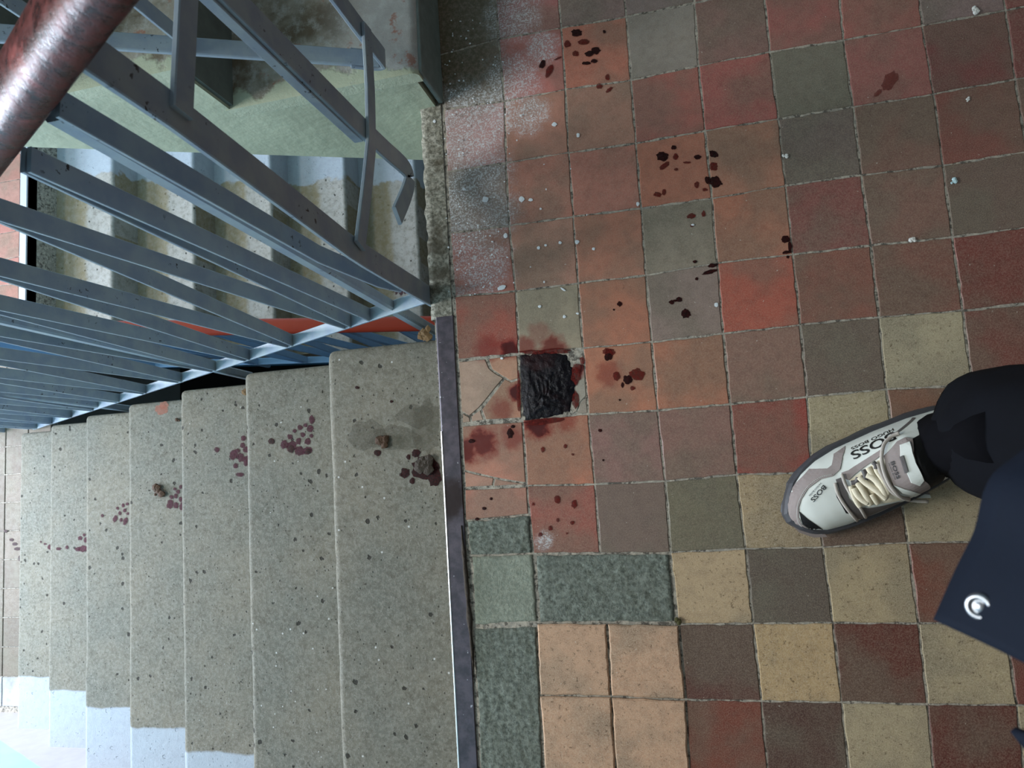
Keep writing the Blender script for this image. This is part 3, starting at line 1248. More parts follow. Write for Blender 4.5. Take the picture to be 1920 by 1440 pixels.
drops('stain', [(1246, 311, 11, 5, -30), (1267, 294, 5, 6), (1338, 312, 8, 8), (1288, 305, 8, 2), (1306, 347, 5, 6), (1322, 356, 5, 3), (1233, 365, 8, 5), (1245, 361, 4, 6), (1268, 318, 4, 3)], 0, ST_RED,
      'faint red smears between the dark spots on the orange tile', seed=4)
drops('stain', [(1296, 405, 8, 5, -15), (1319, 401, 4, 6), (1297, 424, 3, 2)], 0, ST_RED, 'two small brown smears at the top of the grey tile', seed=5)
drops('stain', [(1473, 449, 8, 7), (1481, 462, 4, 9), (1476, 473, 9, 3, -10), (1477, 482, 3, 3)], 0, ST_DARK, 'dark splash across the joint beside the brown-red tile', seed=6)
drops('stain', [(1336, 498, 10, 4, -10), (1331, 510, 15, 4, -18), (1303, 491, 4, 3), (1306, 523, 3, 3)], 0, ST_DARK, 'thin dark trickle at the corner between two grey tiles', seed=7)
drops('stain', [(1286, 588, 9, 9), (1273, 562, 6, 5), (1259, 567, 5, 4), (1266, 564, 5, 2)], 0, ST_DARK, 'round black drop with two small specks on the grey-mauve tile', seed=8)
drops('stain', [(1162, 570, 5, 5), (1151, 581, 2, 2)], 0, ST_DARK, 'single small dark drop on the salmon tile', seed=9)
drops('stain', [(1177, 712, 9, 8), (1141, 665, 8, 11), (1167, 722, 3, 5)], 0, ST_DARK, 'black splash on the salmon tile right of the filled tile', seed=10)
drops('stain', [(1194, 702, 14, 11, 15), (1156, 706, 7, 9), (1141, 660, 11, 7), (1186, 728, 5, 4)], 0, ST_RED, 'red splash spreading behind the black spot on the salmon tile', seed=11)
drops('stain', [(1045, 937, 6, 8), (1077, 945, 6, 8), (1032, 990, 4, 5), (1073, 980, 4, 4), (1013, 1002, 4, 4), (1046, 975, 3, 4), (1060, 837, 4, 4), (1000, 945, 3, 3), (1074, 852, 3, 2), (1018, 843, 4, 5), (1063, 1000, 2, 2)], 0, ST_RED,
      'scatter of small red-brown drops on the tiles below the filled tile', seed=12)
drops('stain', [(1125, 807, 4, 3), (1131, 863, 2, 2), (895, 973, 4, 3), (908, 953, 4, 3), (921, 935, 3, 3), (1162, 750, 2, 2)], 0, ST_DARK, 'few tiny dark specks around the cracked and cut tiles', seed=13)
drops('stain', [(1668, 152, 20, 12, -55), (1646, 175, 10, 4, -45)], 0, stain_material('damp_mark', '6b2f28', '74352c', .35, .65), 'hook-shaped damp mark on the pinkish tile near the top right', 'stain', 14)
drops('stain', [(957, 813, 6, 9), (885, 827, 6, 4), (962, 800, 4, 3)], 0, ST_DARK, 'small dark clots in the red wash on the tile under the cracked one', seed=15)
# on the concrete treads
def tr(k):
    return -k * H


drops('stain', [(708, 849, 6, 6), (766, 857, 4, 5), (760, 887, 9, 10), (773, 902, 5, 6), (797, 877, 24, 22), (815, 893, 14, 20), (734, 753, 3, 3), (670, 727, 4, 3), (780, 850, 8, 7), (752, 890, 3, 3)], tr(1), ST_DARK,
      'dark clotted patch on the top tread beside the steel edge', seed=20)
drops('stain', [(690, 815, 40, 28), (740, 822, 46, 24), (800, 800, 26, 50), (780, 780, 34, 22)], tr(1), stain_material('damp_patch', '4a463c', '56523f', .6, .30), 'broad damp grey patch on the top tread', seed=21, lift=.0006)
drops('stain', [(547, 838, 9, 11, 20), (577, 845, 8, 7), (562, 846, 9, 9), (577, 828, 6, 6), (560, 827, 5, 7), (582, 804, 6, 7), (585, 787, 5, 8), (568, 815, 5, 5), (563, 802, 5, 5), (553, 808, 4, 4), (584, 817, 4, 4), (544, 819, 5, 5), (573, 797, 4, 4), (533, 833, 7, 8)], tr(2), ST_PURP,
      'purple-red sole print on the second tread', seed=22)
drops('stain', [(509, 827, 6, 6), (578, 846, 6, 5), (546, 842, 6, 7)], tr(2), ST_DARK, 'darkest spots of the sole print on the second tread', seed=23, lift=.0012)
drops('stain', [(438, 853, 7, 10, 25), (452, 858, 7, 8), (463, 863, 6, 10, 15), (462, 843, 6, 6), (455, 835, 5, 5), (457, 822, 5, 5), (466, 811, 3, 4), (407, 843, 5, 5), (442, 873, 5, 5), (450, 890, 8, 4), (446, 845, 4, 4), (468, 833, 3, 5)], tr(3), ST_PURP,
      'purple-red sole print on the third tread', seed=24)
drops('stain', [(319, 945, 6, 9, 20), (330, 947, 5, 6), (341, 949, 5, 8, 15), (330, 930, 4, 5), (339, 936, 4, 5), (334, 922, 4, 4), (339, 913, 3, 4), (328, 917, 3, 3), (322, 932, 4, 4)], tr(4), ST_PURP,
      'faint sole print beside brown debris on the fourth tread', seed=25)
drops('stain', [(216, 973, 4, 7, 15), (235, 977, 4, 7, 15), (227, 975, 3, 4), (225, 962, 3, 4), (234, 957, 3, 4), (231, 948, 3, 4), (192, 967, 3, 3), (240, 963, 3, 3), (221, 953, 3, 3), (239, 945, 3, 3)], tr(5), ST_PURP,
      'faint sole print on the fifth tread', seed=26)
drops('stain', [(157, 1029, 11, 6), (150, 1009, 4, 4), (161, 1012, 4, 5), (110, 1029, 5, 3), (126, 1026, 3, 4), (146, 1030, 5, 4), (158, 1003, 3, 3)], tr(6), ST_PURP, 'small purple smear on the sixth tread', seed=27)
drops('stain', [(93, 1026, 4, 5), (77, 1016, 2, 2), (85, 1020, 3, 2)], tr(7), ST_PURP, 'few purple specks on the seventh tread', seed=28)
drops('stain', [(22, 1012, 4, 3), (28, 1020, 5, 3), (34, 1029, 7, 3), (38, 1047, 3, 6), (11, 996, 3, 3)], ZMID, ST_DARK, 'dark drops on the half landing at the foot of the flight', seed=29, lift=.0015)
drops('stain', [(168, 557, 7, 5), (152, 552, 4, 5), (170, 545, 3, 3), (177, 552, 3, 3), (178, 560, 4, 4), (185, 563, 2, 2)], ZMID - H, ST_DARK, 'dark drops on the top tread of the lower flight', seed=30, lift=.0015)
drops('stain', [(744, 548, 3, 5, 20), (752, 549, 4, 5), (760, 547, 3, 4), (739, 545, 2, 3)], ZMID - 5 * H, ST_PURP, 'small dark drops on a lower tread near the landing edge', seed=31, lift=.002)
drops('stain', [(4, 572, 8, 3, -25), (2, 578, 4, 5)], ZMID, ST_DARK, 'dark smear on the pink half-landing tile', seed=32, lift=.0015)
drops('stain', [(303, 768, 12, 9), (308, 760, 9, 7)], tr(4), stain_material('brick_red_rub', '9b5a48', 'a86a55', .8, .5), 'brick-red rub mark near the end of the fourth tread', seed=33)

# ---------------------------------------------------------------- black-red residue filling the broken tile
outline = [(976, 668), (1005, 661), (1038, 658), (1062, 668), (1074, 690), (1079, 715), (1077, 745), (1068, 770), (1050, 778), (1015, 784), (986, 790), (979, 765), (976, 720)]
ring = [fl(*q) for q in outline]
ring = [Vector((p.x, p.y)) for p in ring]
ctr = sum(ring, Vector((0, 0))) / len(ring)
NR, NA = 22, 72
vs, fs = [], []


def on_outline(k):
    t = k / NA * len(ring)
    i = int(t) % len(ring)
    return ring[i].lerp(ring[(i + 1) % len(ring)], t - int(t))


foc = Vector((fl(1020, 752).x, fl(1020, 752).y))
for i in range(NR + 1):
    for k in range(NA):
        e = on_outline(k)
        s_ = 1 - i / NR
        p = ctr + (e - ctr) * s_ * (1 + .09 * noise.noise(Vector((e.x, e.y, 0)) * 130) * s_ + .05 * noise.noise(Vector((e.x, e.y, 3)) * 420) * s_)
        edge = min(1, (1 - s_) * 3.5) ** .7
        d = (p - foc)
        an = math.atan2(d.y, d.x)
        wr = abs(math.sin(an * 9 + 3 * noise.noise(Vector((p.x, p.y, 4)) * 40)))
        amt = max(0, 1 - d.length / .05)
        h = -.0006 + edge * (.0012 + .0030 * abs(noise.noise(Vector((p.x, p.y, 1)) * 75)) + .0026 * abs(noise.noise(Vector((p.x, p.y, 2)) * 170)) + .0042 * amt * wr)
        vs.append((p.x, p.y, h))
for i in range(NR):
    for k in range(NA):
        a = i * NA + k
        b = i * NA + (k + 1) % NA
        fs.append((a, b, b + NA, a + NA))
res = mesh('dried_residue', vs, fs, CLOT, None, True)
bmesh_up(res)
tag(res, 'glossy wrinkled black-red dried residue filling a broken floor tile', 'residue')
# reddish rim of the residue over the tile remains
drops('stain', [(1080, 705, 9, 16), (1082, 690, 8, 9), (1079, 750, 6, 18), (1040, 658, 30, 5), (1000, 660, 26, 4), (1020, 790, 40, 6, -6), (973, 735, 4, 40), (1092, 676, 5, 8)], 0, ST_RED,
      'dark red rim around the black residue in the broken tile', seed=40)

# ---------------------------------------------------------------- paint spatter and crumbs
sp = [(910, 374, 6, 6), (978, 374, 5, 5), (995, 375, 4, 3), (1010, 465, 3, 3), (1023, 460, 2.5, 2.5), (1050, 455, 3, 3), (1082, 454, 4, 4), (1113, 467, 3, 3), (1012, 575, 3, 3),
      (1058, 594, 3, 3), (1083, 588, 3, 2), (1343, 572, 4, 4), (1039, 234, 5, 4), (940, 540, 8, 4, -20), (1056, 543, 6, 2, 35), (941, 672, 3, 2), (1084, 254, 3, 4), (948, 442, 4, 5), (1299, 422, 3, 2),
      (815, 228, 3, 3), (1196, 383, 3, 4), (1014, 392, 2, 2), (870, 355, 3, 3), (1707, 449, 4, 3)]
rnd = random.Random(5)
for i in range(140):
    u = 835 + abs(rnd.gauss(0, 75))
    v = rnd.uniform(40, 560)
    sp.append((u, v, rnd.uniform(.8, 2.0), rnd.uniform(.8, 2.0)))
spo = drops('paint_spatter', sp, .0008, PAINTW, None, None, 50, .0006, True)
tag(spo, 'white paint spatter over the dusty tiles near the well', 'paint drops', kind='stuff')


def crumb(u, v, size, mat, label, z=.001, name='plaster_crumb', cat='crumb', n=5):
    bm = bmesh.new()
    r_ = random.Random(int(u))
    for i in range(n):
        g = bmesh.ops.create_icosphere(bm, subdivisions=1, radius=size * r_.uniform(.35, .8))['verts']
        off = Vector((r_.uniform(-1, 1), r_.uniform(-1, 1), 0)) * size * (.8 if i else 0)
        for vv in g:
            vv.co = Vector((vv.co.x * r_.uniform(.7, 1.3), vv.co.y * r_.uniform(.7, 1.3), vv.co.z * .5)) + off
    zmin = min(vv.co.z for vv in bm.verts)
    for vv in bm.verts:
        vv.co.z -= zmin
    o = frombm(name, bm, mat)
    o.location = fl(u, v, z)
    return tag(o, label, cat)


CRW = simple('white_plaster', srgb('cfcfca'), .9)
CRB = simple('pale_blue_plaster', srgb('a9c4c8'), .9)
LEAF = simple('dry_leaf_brown', srgb('3f2a18'), .9, 0, 90, .5)
crumb(1829, 19, .006, CRW, 'white plaster crumb on the grey tile at the top right')
crumb(1787, 341, .005, CRB, 'pale blue plaster crumb beside the joint of the brownish tile')
crumb(1471, 293, .004, CRW, 'pale crumb on the joint left of the dark grey tile')
crumb(1816, 187, .004, CRW, 'tiny white crumb on the red-brown tile at the right')
crumb(1710, 449, .004, CRW, 'tiny white crumb by the joint of two brown tiles')
crumb(717, 827, .013, LEAF, 'crumpled brown dry leaf on the top tread', tr(1), 'dry_leaf', 'leaf', 7)
crumb(300, 921, .016, LEAF, 'brown dry debris on the fourth tread beside the faint print', tr(4), 'dry_leaf', 'leaf', 7)
crumb(333, 787, .010, LEAF, 'small brown scrap near the end of the fourth tread', tr(4), 'dry_leaf', 'leaf', 4)
crumb(797, 872, .016, DIRT, 'dark crumbly clump of dirt on the top tread by the steel edge', tr(1), 'dirt_clump', 'dirt', 12)
crumb(1268, 1163, .006, simple('moss', srgb('3d3a1c'), .95, 0, 200, .5), 'small tuft of moss at the corner of the raised tan tile', .002, 'moss_tuft', 'moss', 9)
# dirt gathered where posts meet the treads
for (u, v, k, sz, lb) in ((795, 628, 1, .014, 'rusty dirt at the foot of the post on the top tread'), (462, 733, 3, .010, 'rusty dirt at the foot of the post on the third tread'), (690, 650, 1, .0, '')):
    if sz:
        crumb(u, v, sz, simple('rusty_dirt', srgb('6b5335'), .95, 0, 150, .5), lb, tr(k), 'dirt_clump', 'dirt', 9)

# ---------------------------------------------------------------- person standing at the right (only one shoe, a trouser leg and the jacket hem show)
TROUSER = NT('black_trouser_cloth', .9, 0, .08)
_p = TROUSER.pos()
TROUSER.color(TROUSER.mix(TROUSER.noise(_p, 20, 4), (.0022, .0025, .0035, 1), (.0035, .004, .006, 1)))
TROUSER.normal(TROUSER.bump(TROUSER.noise(_p, 500, 3), .2, .001))
TROUSER = TROUSER.m
JACKET = NT('navy_jacket_cloth', .8, 0, .1)
_p = JACKET.pos()
JACKET.color(JACKET.mix(JACKET.noise(_p, 14, 4), (.0028, .0048, .0098, 1), (.0042, .007, .014, 1)))
JACKET.normal(JACKET.bump(JACKET.noise(_p, 420, 3), .2, .001))
JACKET = JACKET.m
SKIN = simple('skin', srgb('c79a80'), .5, 0, 80, .06, .05)
SKINHAIR = simple('dark_hair', srgb('2a2018'), .7, 0, 150, .3, .5, .003)


def skin_figure(name, V, E, R, root, mat, sub=1):
    me = D.meshes.new(name)
    me.from_pydata(V, E, [])
    o = D.objects.new(name, me)
    COL.objects.link(o)
    m = o.modifiers.new('skin', 'SKIN')
    m.use_smooth_shade = True
    if not me.skin_vertices:
        me.skin_vertices.new(name='')
    sv = me.skin_vertices[0].data
    for i, r in enumerate(R):
        sv[i].radius = (r, r) if not isinstance(r, tuple) else r
        sv[i].use_root = (i == root)
    s2 = o.modifiers.new('sub', 'SUBSURF')
    s2.levels = s2.render_levels = sub
    dg = bpy.context.evaluated_depsgraph_get()
    ev = o.evaluated_get(dg)
    me2 = D.meshes.new_from_object(ev)
    D.objects.remove(o, do_unlink=True)
    me2.name = name
    me2.materials.clear()
    me2.materials.append(mat)
    me2.polygons.foreach_set('use_smooth', [True] * len(me2.polygons))
    return link(name, me2)


V, E_, Rr = [], [], []


def J(p, r, par=None):
    V.append(p)
    Rr.append(r)
    if par is not None:
        E_.append((par, len(V) - 1))
    return len(V) - 1


pel = J((.92, -.87, .90), .12)
sp1 = J((.88, -.87, 1.02), .115, pel)
sp2 = J((.80, -.87, 1.18), .125, sp1)
sp3 = J((.75, -.87, 1.32), .10, sp2)
nk = J((.70, -.87, 1.41), .055, sp3)
h1 = J((.665, -.87, 1.47), .065, nk)
h2 = J((.64, -.87, 1.54), .085, h1)
h3 = J((.63, -.87, 1.61), .075, h2)
J((.555, -.87, 1.515), .012, h2)
for sgn in (1, -1):
    J((.66, -.87 + sgn * .088, 1.525), .014, h2)
    hip = J((.925, -.87 + sgn * .085, .84), .09, pel)
    if sgn > 0:
        kn, an, to = (.885, -.775, .48), (.80, -.758, .10), (.62, -.828, .045)
    else:
        kn, an, to = (1.02, -.965, .48), (1.13, -.975, .10), (.95, -1.0, .045)
    mt_ = J(tuple((Vector(hip and V[hip]) + Vector(kn)) / 2), .075, hip)
    k_ = J(kn, .056, mt_)
    cf = J(tuple(Vector(kn).lerp(Vector(an), .35)), .054, k_)
    a_ = J(an, .030, cf)
    J(to, .018, a_)
    sh = J((.75, -.87 + sgn * .17, 1.33), .055, sp3)
    el = J((.83, -.87 + sgn * .25, 1.08), .04, sh)
    wr = J((.80, -.87 + sgn * .26, .86), .026, el)
    pm = J((.785, -.87 + sgn * .26, .80), (.034, .018), wr)
    for j, (dx, ln) in enumerate(((-.030, .06), (-.011, .068), (.009, .064), (.028, .052))):
        f1 = J((.785 + dx, -.87 + sgn * .26, .765), .009, pm)
        f2 = J((.775 + dx, -.87 + sgn * .255, .765 - ln * .5), .0085, f1)
        J((.760 + dx, -.87 + sgn * .247, .765 - ln), .0075, f2)
    th = J((.745, -.87 + sgn * .245, .80), .010, pm)
    J((.732, -.87 + sgn * .24, .765), .009, th)
person = skin_figure('person', V, E_, Rr, pel, SKIN, 1)
tag(person, 'person in navy jacket, black trousers and white sneaker standing on the tiles', 'person')


def P_(o):
    o.parent = person
    return o


# hair cap
bm = bmesh.new()
bmesh.ops.create_uvsphere(bm, u_segments=20, v_segments=12, radius=1)
for v in bm.verts:
    v.co = Vector((.650 + v.co.x * .098, -.87 + v.co.y * .092, 1.585 + v.co.z * .088 + (.02 if v.co.x > 0 else 0) * -1))
P_(frombm('hair', bm, SKINHAIR, None, True))


def leg_tube(rings, hem_drop=0.0, seed=0):
    bm = bmesh.new()
    n = 40
    secs = []
    pts = []
    for i in range(len(rings) - 1):
        for k in range(6):
            t = k / 6
            pts.append([a * (1 - t) + b * t for a, b in zip(rings[i], rings[i + 1])])
    pts.append(list(rings[-1]))
    for i, (cx, cy, cz, rx, ry) in enumerate(pts):
        ring = []
        for k in range(n):
            th = 2 * math.pi * k / n
            f_ = 1 + .10 * noise.noise(Vector((math.cos(th) * 1.6, math.sin(th) * 1.6, cz * 9 + seed))) + .03 * noise.noise(Vector((math.cos(th) * 5, math.sin(th) * 5, cz * 25 + seed)))
            zz = cz
            if i == 0:
                zz = cz - hem_drop * math.cos(th)
            ring.append(Vector((cx + rx * f_ * math.cos(th), cy + ry * f_ * math.sin(th), zz)))
        secs.append(ring)
    rings_ = [[bm.verts.new(p) for p in r] for r in secs]
    for a, b in zip(rings_[:-1], rings_[1:]):
        for k in range(n):
            bm.faces.new((a[k], a[(k + 1) % n], b[(k + 1) % n], b[k]))
    # turned-in hem
    inner = [bm.verts.new(secs[0][0].lerp(secs[0][0], 0) * 0 + (v.co.lerp(Vector((pts[0][0], pts[0][1], v.co.z)), .06) + Vector((0, 0, .03)))) for v in rings_[0]]
    for k in range(n):
        bm.faces.new((rings_[0][k], rings_[0][(k + 1) % n], inner[(k + 1) % n], inner[k]))
    return P_(frombm('trouser_leg', bm, TROUSER, None, True))


leg_tube([(.795, -.767, .085, .086, .088), (.80, -.767, .14, .088, .088), (.835, -.772, .30, .086, .086), (.885, -.778, .50, .090, .088), (.905, -.785, .70, .105, .10), (.915, -.79, .90, .13, .10)], .022, 1)
leg_tube([(1.125, -.972, .07, .086, .088), (1.12, -.972, .14, .088, .088), (1.07, -.968, .30, .086, .086), (1.015, -.962, .50, .090, .088), (.96, -.955, .70, .105, .10), (.925, -.95, .90, .13, .10)], .03, 5)

# jacket, open at the front; rings run from the right front edge round the back to the left front edge
hem = [(.503, -.858, .765), (.515, -.833, .768), (.526, -.812, .770), (.535, -.788, .770), (.553, -.773, .770), (.62, -.725, .77), (.74, -.69, .77), (.90, -.68, .77), (1.03, -.74, .77), (1.07, -.87, .77), (1.03, -1.01, .77), (.90, -1.07, .77),
       (.74, -1.06, .77), (.62, -1.00, .77), (.555, -.945, .77), (.530, -.910, .77)]
r2 = [(.530, -.868, .84), (.54, -.845, .84), (.55, -.825, .84), (.56, -.80, .84), (.578, -.78, .84), (.64, -.715, .84), (.75, -.685, .84), (.90, -.675, .84), (1.03, -.735, .84), (1.07, -.87, .84), (1.03, -1.01, .84), (.90, -1.07, .84),
      (.75, -1.06, .84), (.65, -1.01, .84), (.585, -.96, .84), (.560, -.905, .84)]
r3 = [(.575, -.872, 1.0), (.578, -.845, 1.0), (.582, -.82, 1.0), (.59, -.79, 1.0), (.605, -.76, 1.0), (.66, -.70, 1.0), (.76, -.675, 1.0), (.87, -.675, 1.0), (.98, -.74, 1.0), (1.02, -.87, 1.0), (.98, -1.0, 1.0), (.87, -1.07, 1.0),
      (.76, -1.07, 1.0), (.67, -1.03, 1.0), (.61, -.97, 1.0), (.585, -.90, 1.0)]
r4 = [(x * .97 + .0, y, 1.18) for x, y, z in r3]
r5 = [(.60, -.872, 1.32), (.605, -.85, 1.32), (.61, -.82, 1.325), (.62, -.79, 1.33), (.635, -.75, 1.335), (.67, -.70, 1.34), (.73, -.68, 1.35), (.80, -.69, 1.35), (.86, -.76, 1.34), (.88, -.87, 1.34), (.86, -.98, 1.34), (.80, -1.05, 1.35),
      (.73, -1.06, 1.35), (.67, -1.04, 1.34), (.63, -.97, 1.33), (.605, -.89, 1.32)]
r6 = [(.70 + .075 * math.cos(math.pi + (i / 15) * 2 * math.pi * .96 * -1), -.87 + .075 * math.sin(math.pi + (i / 15) * 2 * math.pi * .96 * -1), 1.42) for i in range(16)]
cols = []
for rg in (hem, r2, r3, r4, r5, r6):
    cols.append(smooth_path(rg, 4))
bm = bmesh.new()
grid = []
nz_ = 6
for i in range(len(cols) - 1):
    for k in range(nz_):
        t = k / nz_
        grid.append([a.lerp(b, t) for a, b in zip(cols[i], cols[i + 1])])
grid.append(cols[-1])
vv = []
for i, rg in enumerate(grid):
    rowv = []
    for j, p in enumerate(rg):
        d = .008 * noise.noise(Vector((p.x * 9, p.y * 9, p.z * 7))) * min(1, max(0, i - 1) / 4)
        c = Vector((.8, -.87, p.z))
        rowv.append(bm.verts.new(p + (p - c).normalized() * d))
    vv.append(rowv)
for a, b in zip(vv[:-1], vv[1:]):
    for j in range(len(a) - 1):
        bm.faces.new((a[j], a[j + 1], b[j + 1], b[j]))
jk = P_(frombm('jacket', bm, JACKET, None, True))
so = jk.modifiers.new('solidify', 'SOLIDIFY')
so.thickness = .004
so.offset = 0
for sgn in (1, -1):
    tube('sleeve', smooth_path([(.75, -.87 + sgn * .14, 1.32), (.76, -.87 + sgn * .19, 1.27), (.83, -.87 + sgn * .25, 1.08), (.80, -.87 + sgn * .26, .87)], 6),
         [.094 - .0023 * i for i in range(19)], JACKET, jk, 18)
P_(tube('shirt', smooth_path([(.92, -.87, .86), (.88, -.87, 1.02), (.80, -.87, 1.18), (.75, -.87, 1.33), (.715, -.87, 1.40)], 5), [.135, .135, .135, .135, .135, .134, .134, .134, .134, .134, .133, .133, .132, .130, .125, .118, .108, .096, .084, .074, .066], simple('grey_shirt_cloth', srgb('3a3d42'), .85), None, 24))
EYE = simple('eye', srgb('d8d4cc'), .3, 0, 40, .05, 0)
for sgn in (1, -1):
    bm = bmesh.new()
    bmesh.ops.create_uvsphere(bm, u_segments=12, v_segments=8, radius=.011)
    for v in bm.verts:
        v.co += Vector((.566, -.87 + sgn * .032, 1.545))
    P_(frombm('eye', bm, EYE, None, True))
# snap button near the hem corner
SNAP = simple('polished_snap_metal', srgb('9a9ea4'), .32, .9, 60, .05, 0)
sq = fl(1836, 1138, .786)
nrm = (CAM - sq).normalized()
bm = bmesh.new()
prof = [(0, .0012), (.0024, .0012), (.0034, .0006), (.0038, .0018), (.0050, .0026), (.0062, .0018), (.0066, 0)]
axis = (nrm + Vector((-.5, -.1, .1))).normalized()
sq = sq + nrm * .004
ux = axis.orthogonal().normalized()
uy = axis.cross(ux)
rings = []
for r, h in prof[1:]:
    rings.append([bm.verts.new(sq + axis * (h - .001) + ux * r * math.cos(2 * math.pi * k / 24) + uy * r * math.sin(2 * math.pi * k / 24)) for k in range(24)])
c = bm.verts.new(sq + axis * (.0022 - .001))
for k in range(24):
    bm.faces.new((c, rings[0][k], rings[0][(k + 1) % 24]))
for a, b in zip(rings[:-1], rings[1:]):
    for k in range(24):
        bm.faces.new((a[k], a[(k + 1) % 24], b[(k + 1) % 24], b[k]))
sb = frombm('snap_button', bm, SNAP, jk, True)
sb['label'] = 'shiny metal snap button'

# ---------------------------------------------------------------- sneaker
HEEL = Vector((.806, -.747))
FDIR = Vector((-.928, -.372))
NDIR = Vector((-.372, .928))
LS = .314


def lerp_tab(tab, x):
    if x <= tab[0][0]:
        return tab[0][1]
    for (a, b), (c, d) in zip(tab[:-1], tab[1:]):
        if x <= c:
            t = (x - a) / (c - a)
            return b + (d - b) * t
    return tab[-1][1]


WO = [(0, .012), (.006, .026), (.02, .040), (.05, .052), (.09, .058), (.14, .061), (.20, .0615), (.235, .057), (.262, .048), (.285, .034), (.300, .018), (.308, .006), (.314, -.004)]
WI = [(0, .012), (.006, .026), (.02, .038), (.05, .048), (.09, .056), (.14, .061), (.19, .063), (.235, .062), (.265, .058), (.288, .048), (.302, .035), (.310, .022), (.314, .016)]
HT = [(0, .085), (.03, .095), (.08, .098), (.105, .104), (.125, .108), (.145, .100), (.17, .086), (.195, .074), (.22, .066), (.25, .060), (.275, .053), (.292, .045), (.303, .036), (.311, .027)]


def shoe_h(x, y):
    x = min(max(x, 0), LS)
    wo, wi = lerp_tab(WO, x) - .007, lerp_tab(WI, x) - .007
    c = (wo - wi) / 2
    hw = max((wo + wi) / 2, .001)
    q = min(1, abs((y - c) / hw))
    return .020 + (lerp_tab(HT, x) - .020) * (1 - q ** 3.0) ** (1 / 2.0)


def shoe_w(x, y, z):
    p = HEEL + FDIR * x + NDIR * y
    return Vector((p.x, p.y, z))


def shoe_loc(u, v):
    z = .06
    for _ in range(30):
        q = fl(u, v, z)
        d = Vector((q.x, q.y)) - HEEL
        x, y = d.dot(FDIR), d.dot(NDIR)
        z = z * .6 + .4 * shoe_h(x, y)
    return Vector((x, y))


def sc(cx, cy):
    return shoe_loc(1450 + cx / 5.144, 740 + cy / 5.144)


LEATHER_W = simple('white_leather', srgb('bcc0b9'), .5, 0, 120, .04, .08)
TAUPE = simple('taupe_suede', srgb('7d736f'), .75, 0, 200, .12, .2)
DKTAUPE = simple('dark_taupe_leather', srgb('4c4847'), .55, 0, 120, .1, .15)
BLK = simple('black_rubber', srgb('0e0f10'), .7, 0, 120, .15, .15, .001, .2)
SOLE = simple('dark_grey_sole_rubber', srgb('35363a'), .6, 0, 120, .15, .2)
LACE = simple('cream_lace', srgb('c9c0a8'), .8, 0, 400, .15, .4)
LACEG = simple('grey_lace', srgb('a49d94'), .8, 0, 400, .15, .4)
INK = simple('black_print', srgb('101010'), .5, 0, 100, .05, 0)


